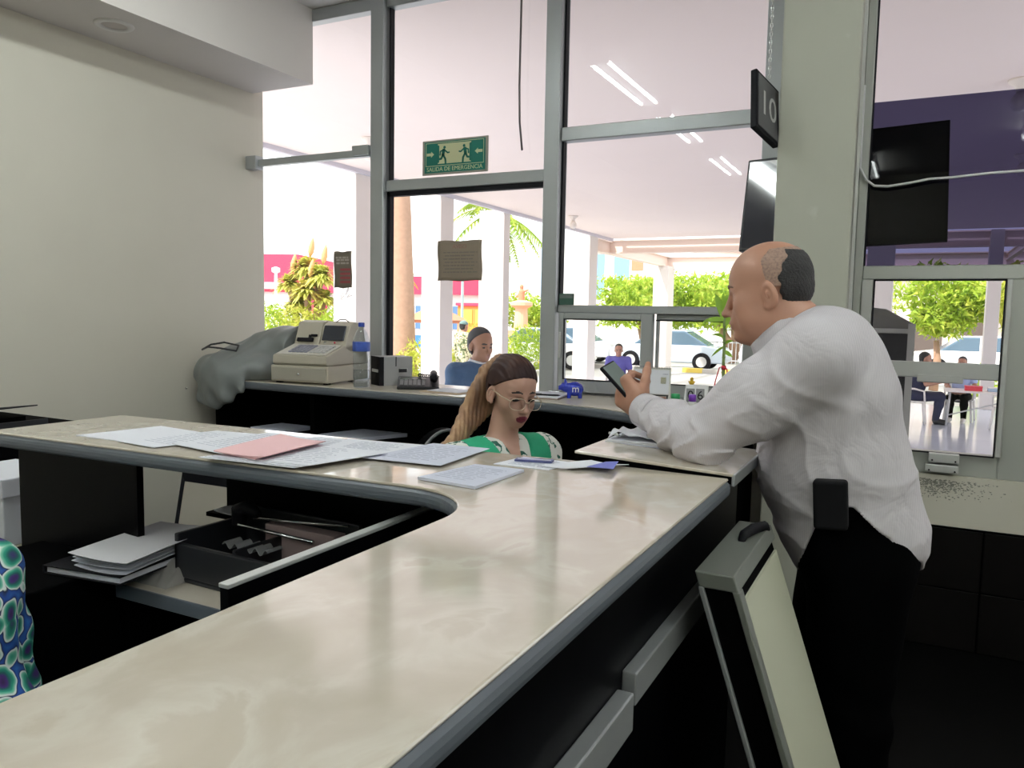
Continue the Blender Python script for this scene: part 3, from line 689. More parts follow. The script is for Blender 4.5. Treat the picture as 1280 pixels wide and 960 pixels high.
for i in range(3):
    sheet('paper_sheet',['bottom white sheet under the pink papers','middle white sheet under the pink papers','topmost white sheet under the pink papers'][i],[(-1.46+.015*i,1.273+.006*i),(-1.19+.012*i,1.295+.01*i),(-1.14+.012*i,1.54),(-1.37,1.52+.01*i)],Zc+.006+.0022*i,lines=0 if i < 2 else 10,seed=4+i)
for i in range(3):
    sheet('pink_paper',['lowest pink form on the white sheets','middle pink form on the white sheets','top pink form with folded corner on the white sheets'][i],[(-1.455+.012*i,1.315-.012*i),(-1.30+.01*i,1.290+.004*i),(-1.325+.01*i,1.535),(-1.50+.01*i,1.575-.006*i)],Zc+.0135+.0022*i,PINK,lines=0,curl=.002+.0025*i)
sheet('paper_sheet','white sheet right of the pink papers, close to the counter back edge',[(-1.30,1.50),(-1.10,1.52),(-1.12,1.72),(-1.36,1.69)],Zc+.0025,PAPER,lines=11,seed=9)
sheet('paper_sheet','bluish sheet lying in front of the seated woman',[(-1.145,1.478),(-.94,1.495),(-.955,1.755),(-1.12,1.745)],Zc+.0045,PAPER2,lines=12,seed=10)
sheet('paper_pad','bluish pad at the inner corner of the counter',[(-.912,1.362),(-.764,1.345),(-.757,1.553),(-.880,1.55)],Zc+.0005,PAPER2,lines=10,th=.006,seed=11,cat='paper pad')
sheet('paper_sheet','loose white sheet in front of the woman, under the blue envelope',[(-.86,1.60),(-.72,1.60),(-.70,1.715),(-.84,1.72)],Zc,PAPER,lines=11,seed=12)
bf = sheet('blue_leaflet','folded white leaflet with a blue corner beside the counter flap',[(-.745,1.615),(-.665,1.63),(-.575,1.735),(-.67,1.738)],Zc+.003,PAPER,lines=0,curl=.006,seed=13,cat='leaflet')
MB().prism([(.015,-.045),(.075,-.05),(.072,.045),(.045,.03)],.0075,.0085).build('blue_corner',BLUEP,bf)
pn = thing('blue_card','narrow dark blue card on the loose sheet before the woman','card',(-.79,1.675,Zc+.0025),R(14))
MB().box(-.045,.045,-.016,.016,0,.004).build('card',mat('dark_blue_card',(.07,.08,.22),.5),pn); MB().box(-.04,.04,-.003,.003,.004,.0045).build('stripe',PAPER,pn)
# stack by the man's elbow
st = thing('document_bundle','thick bundle of white documents in a plastic sleeve by the leaning man arm','documents',(-.600,2.00,1.113),R(2))
for i in range(4):
    MB().box(-.115+.004*i,.10-.003*i,-.075,.085-.004*i,.002+.0042*i,.0055+.0042*i).build('sheaf',PAPER2 if i < 2 else PAPER,st,bevel=.001)
MB().grid(lambda u,v:(-.10+.20*u,-.07+.145*v,.021+.011*abs(math.sin(u*7+v*3))*(1-.4*u)+.010*math.sin(v*5+u*11)**2),22,14).build('crumpled_sleeve',PAPER,st,smooth=True,solid=.001)
MB().tube([(-.125,.02,.02),(-.10,.0,.022),(-.085,-.02,.02)],.004,8).build('clip',ALU_L,st,smooth=True)
sl = thing('cream_folder','cream folder lying behind the document bundle on the flap','folder',(-.575,2.095,1.116),R(8))
MB().box(-.09,.08,-.025,.03,0,.03).build('cover',mat('cream_card',(.66,.63,.50),.6),sl,bevel=.004); MB().box(-.088,.081,-.0255,.028,.006,.024).build('pages',PAPER,sl)

# ------------------------------------------------------------------ under the counter arm
org = thing('desk_organizer','black open desk organizer box with compartments on the inner shelf','organizer',(-1.44,1.472,.7505),R(-2))
MB().box(-.22,.20,-.11,.13,0,.012).box(-.22,-.205,-.11,.13,.012,.125).box(.185,.20,-.11,.13,.012,.10).box(-.22,.20,-.11,-.095,.012,.10).box(-.22,.20,.115,.13,.012,.155).box(-.02,-.01,-.1,.12,.012,.11).build('tray',DGREY,org,bevel=.004)
MB().box(-.07,.17,.055,.10,.012,.135).build('pinkish_carton',mat('dusty_pink_card',(.36,.27,.27),.7),org,bevel=.003)
wv = MB().grid(lambda u,v:(-.10+.16*u,-.06+.05*v,.102+.008*math.sin(u*28)+.0*v),36,3); wv.build('corrugated_insert',MGREY,org,solid=.002)
MB().tube([(-.13,.02,.13),(.12,.035,.118)],.005,8).tube([(-.10,.045,.145),(.17,.11,.15)],.004,8).build('metal_rod',CHROME,org,smooth=True)
MB().tube([(-.16,.05,.12),(-.16,.05,.16),(-.12,.045,.175),(-.08,.04,.16)],[.02,.022,.02,.012],10).build('stapler',GASKET,org,smooth=True)
bag = thing('plastic_bag','clear crumpled plastic bag with purple print on the inner shelf','plastic bag',(-1.71,1.40,.7505))
PLAST = mat('clear_plastic',(.62,.60,.58),.18,spec=.8,bump=.6,bscale=26); PLAST.node_tree.nodes['Principled BSDF'].inputs['Alpha'].default_value = .55
rb = random.Random(5)
MB().grid(lambda u,v:(-.055+.14*u,-.09+.19*v,.001+.055*math.sin(u*PI)**.6*math.sin(v*PI)**.6*(.7+.5*abs(math.sin(u*13+v*9)))),26,26).build('film',PLAST,bag,smooth=True)
MB().box(-.0,.022,.005,.014,.062,.063).build('purple_print',mat('purple_print',(.25,.05,.30),.6),bag)
pd = thing('black_pedestal','black drawer pedestal standing by the inner shelf under the counter arm','drawer unit',(-1.97,1.20,0))
MB().box(-.19,.19,-.14,.14,0,.79).build('body',BLACKM,pd,bevel=.005)
for k in range(3):
    dr = MB().box(-.18,.18,-.152,-.14,.03+.25*k,.265+.25*k).build('drawer',BLACK,pd,bevel=.004); MB().tube([(-.05,-.165,.16+.25*k),(.05,-.165,.16+.25*k)],.005,8).build('handle',DGREY,dr,smooth=True)
for i,(l,dx) in enumerate((('lowest crumpled white sheet on the black pedestal',0.),('second white sheet on the black pedestal',.01),('third white sheet on the black pedestal',.005))):
    sheet('paper_sheet',l,[(-1.80-dx,1.19),(-1.63,1.205+dx),(-1.69,1.50),(-1.86,1.46+dx)],.812+.012*i,PAPER,lines=0,curl=.012-.004*i)
sheet('paper_sheet','large top sheet of the paper pile on the black pedestal, lit from the window',[(-1.80,1.175),(-1.605,1.19),(-1.675,1.53),(-1.85,1.48)],.849,mat('grey_white_paper',(.60,.59,.62),.8),lines=0,curl=.008)
MBk = thing('ledger_book','thick black bound ledger under the paper pile on the pedestal','book',(-1.79,1.30,.79),R(8))
MB().box(-.115,.13,-.12,.19,0,.004).box(-.115,.13,-.12,.19,.018,.022).box(-.115,-.108,-.12,.19,0,.022).build('cover',GASKET,MBk,bevel=.002); MB().box(-.106,.125,-.114,.184,.004,.018).build('pages',PAPER,MBk)
for i,(x,l) in enumerate(((-1.70,'white slip on the narrow shelf beneath the counter arm, nearer the wall'),(-1.52,'white slip on the narrow shelf beneath the counter arm, beside the organizer'))):
    sheet('paper_slip',l,[(x-.09,1.614),(x+.09,1.617),(x+.085,1.69),(x-.08,1.685)],.8575,PAPER,lines=0,curl=.012,th=.004)
# chair with a beige back panel by the left wall
fc = thing('folding_chair','small folding chair with beige back panel in a black frame by the left wall','chair',(-2.76,2.40,0),R(2))
MB().grid(lambda u,v:(-.135+.27*u+.0*v,.02+.04*v,.485+.185*v),4,4).build('back_panel',mat('beige_panel',(.42,.39,.33),.6),fc,solid=.012)
fr = MB()
for q in (-.15,.15): fr.tube([(q,.01,.44),(q,.085,.79)],.010,8)
fr.box(-.15,.15,.055,.080,.665,.77); fr.build('frame',GASKET,fc)
MB().box(-.19,.19,-.30,.02,.435,.458).build('seat',DGREY,fc,bevel=.01)
for q in (-.16,.16):
    MB().tube([(q,-.27,0),(q,-.02,.44)],.010,8).build('leg',CHROME,fc,smooth=True); MB().tube([(q,.10,0),(q,-.05,.44)],.010,8).build('leg',CHROME,fc,smooth=True)
MB().tube([(.172,.0,.46),(.172,.055,.80)],.006,8).build('side_rod',LGREY,fc,smooth=True)
# dark cabinet at the left wall with trays on it
cb = thing('filing_cabinet','low black filing cabinet by the left wall beyond the counter end','cabinet',(-3.50,1.90,0))
MB().box(-.32,.32,-.28,.28,0,.95).build('body',BLACKM,cb,bevel=.004)
for k in range(3):
    dr = MB().box(-.30,.30,-.295,-.28,.04+.30*k,.325+.30*k).build('drawer',BLACK,cb,bevel=.003); MB().tube([(-.06,-.31,.2+.3*k),(.06,-.31,.2+.3*k)],.006,8).build('handle',DGREY,dr,smooth=True)
tr = thing('document_tray','black letter tray on top of the filing cabinet','tray',(-3.40,1.86,.95))
MB().box(-.2,.22,-.15,.15,0,.008).box(.212,.22,-.15,.15,.008,.035).box(-.2,.22,-.15,-.142,.008,.022).box(-.2,-.19,-.15,.15,.008,.035).build('tray',DGREY,tr,bevel=.002)
bk = thing('black_binder','black binder lying open-edged on the letter tray','binder',(-3.42,1.86,.959),R(6))
MB().box(-.16,.165,-.12,.12,0,.004).add([(-.16,-.12,.035),(.20,-.12,.075),(.20,.12,.075),(-.16,.12,.035),(-.16,-.12,.039),(.20,-.12,.080),(.20,.12,.080),(-.16,.12,.039)],[(0,3,2,1),(4,5,6,7),(0,1,5,4),(1,2,6,5),(2,3,7,6),(3,0,4,7)]).box(-.164,-.156,-.12,.12,0,.038).build('cover',GASKET,bk); MB().box(-.15,.14,-.11,.11,.004,.03).build('pages',BLACKM,bk)
ws = thing('wooden_stand','beige wooden stand at the far left carrying a white carton','stand',(-2.62,1.52,0))
MB().box(-.16,.155,-.12,.12,.67,.70).box(-.16,.155,.10,.12,0,.67).build('board',mat('olive_beige_board',(.30,.28,.21),.7),ws,bevel=.003)
for x in (-.14,.135):
    MB().box(x-.018,x+.018,-.12,-.084,0,.67).build('leg',mat('olive_beige_board_leg',(.28,.26,.2),.7),ws,bevel=.003)
wb = thing('white_box','white carton standing on the beige wooden stand at the far left','box',(-2.62,1.52,.70))
MB().box(-.15,.15,-.11,.11,0,.20).build('carton',mat('white_carton',(.62,.64,.68),.7),wb,bevel=.004); MB().box(-.155,.155,-.115,.115,.155,.215).build('lid',PAPER,wb,bevel=.004)
# ------------------------------------------------------------------ worktop along the window
bw = thing('window_worktop','long cream worktop with rolled slate edge under the emergency door and left bay','worktop',(-3.0,3.7,0))
MB().box(-.895,.985,-.29,.235,1.0245,1.0305).build('cream_top',TOP2,bw,bevel=.002)
MB().box(-.90,.99,-.305,.235,.982,1.0255).build('rolled_edge',EDGE,bw,bevel=.016,seg=3)
for x in (-.80,-.05,.93): MB().box(x,x+.03,-.25,.22,0,.985).build('side_panel',BLACKM,bw,bevel=.002)
for z in (.30,.70): MB().box(-.79,.94,-.20,.22,z,z+.022).build('shelf',BLACKM,bw,bevel=.002)
MB().box(-.79,.94,.20,.22,0,.985).build('back_board',BLACKM,bw)
w2t = thing('corner_worktop','cream worktop with curved front edge under the sliding window','worktop',(-1.3,3.7,0))
cur = [(-.70,.235),(-.70,-.235),(-.50,-.225),(-.30,-.235),(-.12,-.27),(.05,-.32),(.22,-.40),(.40,-.50),(.62,-.58),(.69,-.58),(.69,-.06),(.72,-.06),(.72,.235)]
MB().prism(cur,.978,1.0225).build('rolled_edge',EDGE,w2t,bevel=.015,seg=3)
MB().prism([(x,y+(.014 if y < 0 else 0)) for x,y in cur],1.0215,1.0275).build('cream_top',TOP2,w2t,bevel=.002)
MB().box(-.69,-.66,-.20,.22,0,.98).build('side_panel',BLACKM,w2t); MB().box(.60,.63,-.45,.22,0,.98).build('side_panel',BLACKM,w2t); MB().box(-.66,.60,.20,.22,0,.98).build('back_board',BLACKM,w2t)
MB().box(-.66,.60,-.10,.20,.55,.57).build('shelf',BLACKM,w2t)
for i,(q,l) in enumerate((([(-3.55,3.49),(-3.28,3.49),(-3.26,3.72),(-3.52,3.72)],'white papers on the worktop shelf below the grey cover'),([(-3.03,3.48),(-2.74,3.52),(-2.62,3.80),(-2.95,3.80)],'white papers fanned on the worktop shelf below the cash register'))):
    sheet('paper_sheet',l,q,.7225,PAPER2,lines=0,th=.02,seed=i)
# cash register
rg = thing('cash_register','beige electronic cash register with drawer and receipt printer','cash register',(-3.125,3.445,1.0308),R(7))
for x in (-.16,.16):
    for y in (.04,.30): MB().box(x-.015,x+.015,y-.015,y+.015,0,.010).build('foot',GASKET,rg)
MB().box(-.193,.193,0,.44,.010,.104).build('drawer_case',BEIGE_PL,rg,bevel=.006)
df = MB().box(-.182,.182,-.007,.01,.018,.092).build('cash_drawer',BEIGE_D,rg,bevel=.004)
MB().lathe([(.008,0),(.008,.004),(.003,.006)],14,0,Matrix.Translation((.0,-.008,.055)) @ Matrix.Rotation(PI/2,4,'X')).build('drawer_lock',CHROME,df,smooth=True)
YZ = lambda x: Matrix(((0,0,1,x),(1,0,0,0),(0,1,0,0),(0,0,0,1)))
MB().prism([(.012,.106),(.0,.118),(.004,.162),(.21,.222),(.44,.222),(.44,.106)],-.182,.182,0,YZ(0)).build('body',BEIGE_PL,rg,bevel=.006)
Mk = Matrix.Translation((0,.012,.166)) @ Matrix.Rotation(math.atan2(.06,.206),4,'X')
MB().box(-.165,.165,0,.185,0,.004,0,Mk).build('keypad_plate',mat('keypad_white',(.62,.60,.54),.5),rg,bevel=.002)
kp = MB()
for i in range(4):
    for j in range(5): kp.box(-.10+.026*j,-.10+.026*j+.02,.03+.032*i,.03+.032*i+.024,.004,.011,0,Mk)
kp.build('keys',mat('grey_blue_keys',(.28,.29,.36),.5),rg)
kp = MB()
for i in range(4):
    for j in range(4): kp.box(.042+.027*j,.042+.027*j+.022,.03+.032*i,.03+.032*i+.024,.004,.011,0,Mk)
kp.build('keys',LGREY,rg)
MB().prism([(.195,.20),(.255,.352),(.32,.362),(.41,.345),(.44,.20),(.44,.10)],-.178,-.005,0,YZ(0)).build('printer_housing',BEIGE_PL,rg,bevel=.008)
MB().prism([(.195,.20),(.25,.335),(.30,.357),(.40,.345),(.465,.11),(.465,.10)],.0,.182,0,YZ(0)).build('display_housing',BEIGE_PL,rg,bevel=.008)
Md = Matrix.Translation((0,.2,.215)) @ Matrix.Rotation(math.atan2(.135,.055),4,'X')
MB().box(.015,.165,.03,.125,.002,.009,0,Md).build('display',mat('display_dark',(.025,.028,.04),.2),rg,bevel=.003)
MB().box(-.15,-.04,.018,.04,.008,.018,0,Md).box(-.075,-.06,.035,.06,.008,.016,0,Md).box(-.06,-.02,.052,.064,.008,.016,0,Md).build('receipt_slot',GASKET,rg)
MB().lathe([(.008,0),(.008,.008)],12,0,Mk @ Matrix.Translation((.05,.19,.012))).build('mode_key',CHROME,rg); MB().box(.11,.118,.188,.194,.01,.02,0,Mk).build('indicator',REDW,rg)
MB().tube([(.06,.29,.352),(.08,.30,.368),(.12,.30,.370),(.15,.29,.355)],.003,6).build('display_cable',GASKET,rg,smooth=True)
# covered machine
def cover_disp(x,y,z):
    w = np.clip((1.06-z)/.1,0,1)
    return .008*np.sin(x*19+z*11)*np.sin(y*15+2)+.005*np.sin(z*33+x*12+y*5+2*np.sin(x*17))+w*.010*np.sin(x*46+2*np.sin(z*14))+.003*np.sin(x*55-z*31)
axc = (axis((-4.0,-3.02,.009)),axis((3.28,3.96,.009)),axis((.82,1.45,.009)))
pc = [ell((-3.62,3.62,1.10),(.28,.24,.12),None,.05), ell((-3.46,3.74,1.22),(.34,.18,.13),None,.06), ell((-3.28,3.78,1.29),(.19,.14,.085),None,.05),ell((-3.72,3.62,1.15),(.14,.19,.09),None,.05),
      cap((-3.83,3.43,1.09),(-3.60,3.43,1.09),.085,.075,.05),ell((-3.73,3.375,1.0),(.14,.055,.155),None,.05),ell((-3.62,3.385,1.02),(.14,.05,.10),None,.05)]
cvr = sdf_obj('dust_cover',pc,axc,COVER,None,disp=cover_disp,cut=[lambda x,y,z: (XL+.012)-x, lambda x,y,z: y-3.94, lambda x,y,z: np.minimum(1.032-z+0*x,y-3.392), lambda x,y,z: x+3.335+(y-3.445)*.122+0*z],origin=(-3.65,3.6,1.032))
cvr.location = (-3.65,3.6,1.032)
tag(cvr,'grey vinyl dust cover draped over a machine and hanging over the worktop edge','dust cover')
MB().tube([(-.20,-.20,.17),(-.12,-.23,.19),(-.02,-.22,.185),(.05,-.17,.17),(.02,-.12,.20),(-.1,-.12,.215),(-.18,-.15,.2),(-.20,-.20,.17)],.006,6).build('drawstring',DGREY,cvr,smooth=True)
MB().lathe([(.006,0),(.006,.004)],12,0,Matrix.Translation((-.22,-.305,-.06)) @ Matrix.Rotation(PI/2,4,'X')).build('snap_button',CHROME,cvr,smooth=True)
# water bottle
bo = thing('water_bottle','tall clear water bottle with blue cap and label beside the cash register','bottle',(-2.735,3.515,1.0308))
PET = thin_glass('clear_bottle',(.86,.90,.92),1.)
prof = [(.040,0),(.046,.006),(.047,.03),(.044,.04),(.047,.05),(.047,.10),(.043,.108),(.047,.116),(.047,.17),(.044,.178),(.048,.19),(.048,.25),(.044,.27),(.030,.305),(.017,.325),(.0145,.335),(.0145,.345)]
MB().lathe(prof,28).build('bottle_body',PET,bo,smooth=True)
MB().lathe([(.0488,.200),(.0492,.204),(.0492,.248),(.0488,.252)],28).build('label',mat('blue_label',(.06,.12,.50),.4,var=.5,vscale=24),bo,smooth=True)
MB().lathe([(.017,.335),(.0175,.337),(.0175,.356),(.015,.359)],20).build('cap',mat('blue_cap',(.02,.06,.42),.4),bo,smooth=True)
MB().lathe([(.042,.002),(.044,.03),(.040,.04),(.044,.05),(.044,.095)],24).build('water',thin_glass('water_tint',(.90,.93,.94),.4),bo,smooth=True)
# silver and black carton
bx = thing('device_carton','grey and black device carton standing behind the desk telephone','box',(-2.70,3.745,1.0308),R(57))
MB().box(-.095,.105,-.07,.07,0,.165).build('carton',mat('silver_carton',(.36,.36,.37),.45),bx,bevel=.002)
MB().box(-.0965,-.0945,-.07,.07,0,.165).box(-.0965,-.094,-.0715,-.0,0,.165).box(-.0965,-.07,-.0712,-.069,0,.165).build('black_end',GASKET,bx)
MB().box(-.098,-.096,-.05,.05,.075,.092).box(.03,.075,-.0716,-.070,.085,.098).build('print',LGREY,bx); MB().box(.02,.07,-.0718,-.0702,.075,.095).box(.0,.006,-.0718,-.0702,.11,.165).build('dark_print',DGREY,bx)
# desk telephone
tp = thing('desk_telephone','black desk telephone with keypad and coiled cord on the worktop','telephone',(-2.47,3.66,1.0308),R(33))
MB().prism([(-.11,0),(-.115,.016),(.07,.058),(.11,.05),(.11,0)],-.10,.13,0,YZ(0)).build('body',DGREY,tp,bevel=.006)
Mt = Matrix.Translation((0,-.11,.018)) @ Matrix.Rotation(math.atan2(.042,.185),4,'X')
kb = MB()
for i in range(4):
    for j in range(6): kb.box(-.085+.024*j,-.085+.024*j+.018,.018+.024*i,.018+.024*i+.016,.001,.006,0,Mt)
kb.build('keypad',MGREY,tp); MB().box(-.085,.058,.12,.155,.001,.004,0,Mt).build('display',mat('lcd',(.10,.11,.10),.2),tp)
MB().tube([(.10,-.10,.055),(.10,-.085,.066),(.10,.0,.074),(.10,.075,.074),(.10,.09,.062)],[.020,.022,.015,.021,.020],12).build('handset',GASKET,tp,smooth=True)
MB().tube([(.07+.05*math.cos(a*.05)-.0+.008*math.cos(a),.02+.0022*a-.10,.062+.008*math.sin(a)+.006) for a in [i*.8 for i in range(90)]],.0028,5).build('coiled_cord',DGREY,tp,smooth=True)
en = [('kraft_envelope','kraft envelope at the right end of the worktop below the door',[(-2.34,3.50),(-2.09,3.48),(-2.08,3.66),(-2.32,3.70)],mat('kraft',(.55,.42,.30),.7)),('kraft_envelope','white envelope on the kraft envelope below the door',[(-2.31,3.53),(-2.10,3.51),(-2.09,3.68),(-2.30,3.71)],PAPER)]
for i,(n,l,q,m) in enumerate(en): sheet(n,l,q,1.031+.004*i,m,lines=0,th=.003,cat='envelope')
cbd = thing('clipboard','clipboard with white papers at the near end of the corner worktop','clipboard',(-1.70,3.74,1.028),R(6))
MB().box(-.11,.11,-.15,.15,0,.004).build('board',mat('brown_board',(.20,.13,.09),.6),cbd); MB().box(-.104,.104,-.144,.13,.004,.010).build('papers',PAPER,cbd); MB().box(-.03,.03,.12,.15,.004,.016).build('clip',CHROME,cbd,bevel=.003)
pnn = thing('ballpoint_pen','dark ballpoint pen lying across the clipboard papers','pen',(-1.66,3.66,1.043),R(12))
MB().tube([(-.07,0,0),(.055,0,0),(.068,0,0)],[.0045,.0045,.001],8).build('barrel',GASKET,pnn,smooth=True); MB().box(-.065,-.03,-.001,.001,.004,.007).build('pocket_clip',CHROME,pnn)
# blue ceramic piggy bank
pg = thing('piggy_bank','shiny blue ceramic piggy bank with white lettering on the corner worktop','piggy bank',(-1.545,3.72,1.028),R(20))
axp = (axis((-.075,.065,.0035)),axis((-.05,.05,.0035)),axis((.0,.105,.0035)))
pp = [ell((.01,0,.048),(.046,.038,.038),None,.01),ell((-.04,-.004,.058),(.025,.026,.026),None,.012),cap((-.06,-.006,.054),(-.068,-.007,.053),.012,.012,.006)]
pp += [cap((x,y,.022),(x,y,.002),.011,.010,.008) for x in (-.018,.038) for y in (-.02,.02)]+[cap((-.036,q,.08),(-.04,q*1.2,.096),.008,.004,.006) for q in (-.016,.012)]
b_ = sdf_obj('body',pp,axp,BLUEC,pg); text_part('lettering','m',.05,PAPER,pg,XZ(.016,.05,-.0375),ext=.003)
MB().box(-.012,.02,-.0025,.0025,.0865,.0875).build('coin_slot',GASKET,pg)
# desk calendar
cl = thing('desk_calendar','white tent desk calendar with a printed picture band by the sliding window','calendar',(-1.093,3.60,1.028),R(14))
MB().add([(-.088,-.045,0),(.088,-.045,0),(.088,.045,0),(-.088,.045,0),(-.088,-.002,.185),(.088,-.002,.185),(.088,.002,.185),(-.088,.002,.185)],[(0,1,5,4),(2,3,7,6),(4,5,6,7),(0,3,2,1)]).build('tent',mat('calendar_card',(.66,.65,.62),.7),cl,solid=.002)
Mc = Matrix.Translation((0,-.046,0)) @ Matrix.Rotation(math.atan2(.043,.185),4,'X').inverted()
def cq(x0,x1,z0,z1,m,n): MB().box(x0,x1,-.0025,-.0012,z0,z1,0,Mc).build(n,m,cl)
cq(-.080,.080,.065,.18,PAPER,'month_page'); cq(-.080,.080,.056,.062,DGREY,'dark_rule'); cq(-.03,.07,.012,.054,mat('calendar_picture',(.42,.24,.19),.7,var=.5,vscale=18),'picture'); cq(.071,.078,.012,.056,DGREY,'dark_edge'); cq(.042,.066,.115,.145,mat('calendar_seal',(.52,.50,.32),.7,var=.3,vscale=60),'seal'); cq(.05,.075,.158,.162,PLINE,'small_print')
bi = MB()
for i in range(22): bi.tube([(-.08+.0076*i,.007*math.cos(a),.185+.007*math.sin(a)) for a in [2*PI*k/8 for k in range(9)]],.0012,4,cap=False)
bi.build('wire_binding',MGREY,cl)
def small_bottle(name,label,x,y,m,h=.055,r=.017):
    t = thing(name,label,'bottle',(x,y,1.028)); MB().lathe([(r,0),(r,h*.55),(r*.7,h*.62)],18).build('bottle_body',mat('milky_plastic',(.68,.70,.68),.4),t,smooth=True); MB().lathe([(r*.95,h*.6),(r*.95,h),(r*.7,h+.002)],18).build('cap',m,t,smooth=True)
small_bottle('stamp_ink_bottle','small bottle with green cap on the corner worktop beside the calendar',-.955,3.52,mat('green_cap',(.02,.30,.10),.4),.075,.021)
small_bottle('stamp_ink_bottle','small bottle with purple cap before the white flip clock',-.880,3.53,mat('purple_cap',(.16,.03,.42),.4),.075,.018)
ck = thing('date_cube_stand','white perpetual calendar stand with two grey number plates','calendar',(-.90,3.66,1.028),R(16))
MB().add([(-.055,-.03,0),(.055,-.03,0),(.055,.03,0),(-.055,.03,0),(-.045,-.002,.11),(.06,-.002,.11),(.06,.012,.11),(-.045,.012,.11)],[(0,3,2,1),(4,5,6,7),(0,1,5,4),(1,2,6,5),(2,3,7,6),(3,0,4,7)]).build('stand',WHITEPL,ck,bevel=.003)
Mq = Matrix.Translation((0,-.03,0)) @ Matrix.Rotation(math.atan2(.028,.11),4,'X').inverted()
for i,(x,dg) in enumerate(((-.022,'0'),(.022,'6'))):
    p_ = MB().box(x-.019,x+.019,-.004,-.001,.03,.095,0,Mq).build('number_plate',MGREY,ck); text_part('digit',dg,.06,GASKET,p_,Mq @ XZ(x,.062,-.0045))
yo = thing('yellow_ornament','little yellow ornament perched on the white number stand','ornament',(-.922,3.673,1.138),R(16))
MB().lathe([(.009,0),(.013,.006),(.010,.016),(.006,.02),(.009,.026),(.004,.034)],14).build('figure',mat('yellow_plastic',(.72,.46,.03),.4),yo,smooth=True); MB().box(-.016,.016,-.003,.003,.010,.015).build('arms',mat('yellow_plastic_dark',(.66,.38,.03),.4),yo)
# lucky bamboo
bp = thing('potted_bamboo','lucky bamboo in a small dark pot with a red ribbon by the sliding window','plant',(-.782,3.70,1.0275))
MB().lathe([(.028,0),(.036,.05),(.040,.062),(.036,.062),(.033,.05)],24).build('pot',GASKET,bp,smooth=True)
stem = MB().tube([(0,0,.05),(.001,0,.14),(-.002,0,.22),(-.002,.002,.30),(-.006,0,.40),(-.004,0,.44)],[.008,.008,.0075,.007,.006,.004],10)
for z in (.10,.17,.24,.31,.37): stem.lathe([(.0085,0),(.0095,.003),(.0085,.006)],12,0,Matrix.Translation((-.002,0,z)))
stem.build('stem',mat('bamboo_stem',(.22,.30,.10),.5,var=.3,vscale=30),bp,smooth=True)
LF = mat('bamboo_leaf',(.30,.52,.05),.5)
def leaf(p0,v,l,w,droop):
    v = Vector(v).normalized(); s = v.cross(Vector((.3,-.9,.1))); s = s.normalized() if s.length > .1 else Vector((1,0,0))
    def f(a,b):
        q = Vector(p0)+v*l*a+Vector((0,0,-droop*a*a)); ww = w*math.sin(PI*min(1,a*.92+.08))**.8
        return tuple(q+s*ww*(b-.5)+Vector((0,0,abs(b-.5)*w*.3)))
    return MB().grid(f,8,2).build('leaf',LF,bp,smooth=True)
for z,v,l,w,dr in ((.40,(-.3,.0,1),.17,.034,.03),(.42,(.10,-.1,1),.13,.032,.02),(.38,(.3,.1,.9),.11,.028,.03),(.41,(-1,-.2,.25),.10,.026,.03),(.30,(.6,-.2,.6),.07,.016,.03),(.33,(-.5,-.3,.5),.08,.016,.04),(.29,(-.6,.2,-.3),.07,.012,.02),(.27,(.5,0,-.2),.045,.02,.01),(.43,(-.1,-.1,1),.11,.02,.0)): leaf((-.004,0,z),v,l,w,dr)
MB().lathe([(.001,.055),(.018,.075),(.024,.105),(.017,.14),(.001,.155)],14,0,Matrix.Translation((.026,-.006,0))).build('round_leaf',mat('dark_green_pod',(.05,.10,.02),.4),bp,smooth=True)
MB().tube([(-.002,0,.20),(-.018,-.008,.195),(-.034,-.01,.13),(-.040,-.01,.08),(-.036,-.012,.05)],.003,6).tube([(0,-.008,.20),(.016,-.01,.19),(.026,-.012,.15),(.024,-.012,.12)],.0035,6).lathe([(.010,.185),(.012,.195),(.010,.205)],12).build('red_ribbon',mat('red_ribbon',(.55,.02,.04),.5),bp,smooth=True)
# ------------------------------------------------------------------ the man leaning on the counter
A3 = lambda *p: np.array(p,np.float64)
MH = A3(-.330,2.05,1.520)
hp,HT,HM = head_prims(MH,PI,R(9),0,.985,fat=.045,nose=1.0)
eL,wL = A3(-.435,1.848,1.168),A3(-.625,2.005,1.203)
eR,wR = A3(-.30,2.36,1.185),A3(-.50,2.315,1.165)
dL = A3(-.78,.40,.48); nL = A3(.40,.88,.05)
handL = hand_prims(wL+A3(-.006,.006,.002),dL,nL,A3(.3,-.2,.8),1.08,curl=[(62,70,45),(70,76,45),(74,80,45),(76,84,45)],thumb=(.62,.75,.55,20))
dR = A3(-.85,-.40,.05); nR = A3(-.1,.1,-1)
handR = hand_prims(wR+A3(-.006,-.004,.003),dR,nR,A3(-.4,-.9,.1),1.0,curl=[(22,35,20),(28,40,25),(30,42,25),(34,42,25)],thumb=(.5,.8,.1,15))
neck = [cap((-.225,2.075,1.36),(-.315,2.052,1.475),.078,.076,.03), ell((-.27,2.06,1.44),(.075,.075,.05),None,.03)]
tor = [ell((-.10,2.10,.92),(.150,.185,.15)),ell((-.165,2.09,1.10),(.160,.185,.18),None,.05),ell((-.185,2.08,1.27),(.145,.18,.16),None,.05),ell((-.20,2.08,1.365),(.10,.165,.075),None,.05),cap((-.215,1.91,1.36),(-.225,2.25,1.36),.055,.055,.05)]
armB = chain([(-.215,1.90,1.36),(-.33,1.868,1.255),eL],[.062,.055,.046])+chain([eL,(eL+wL)/2,wL],[.046,.045,.031])+chain([(-.225,2.26,1.36),(-.28,2.32,1.27),eR],[.062,.055,.046])+chain([eR,(eR+wR)/2,wR],[.046,.045,.031])
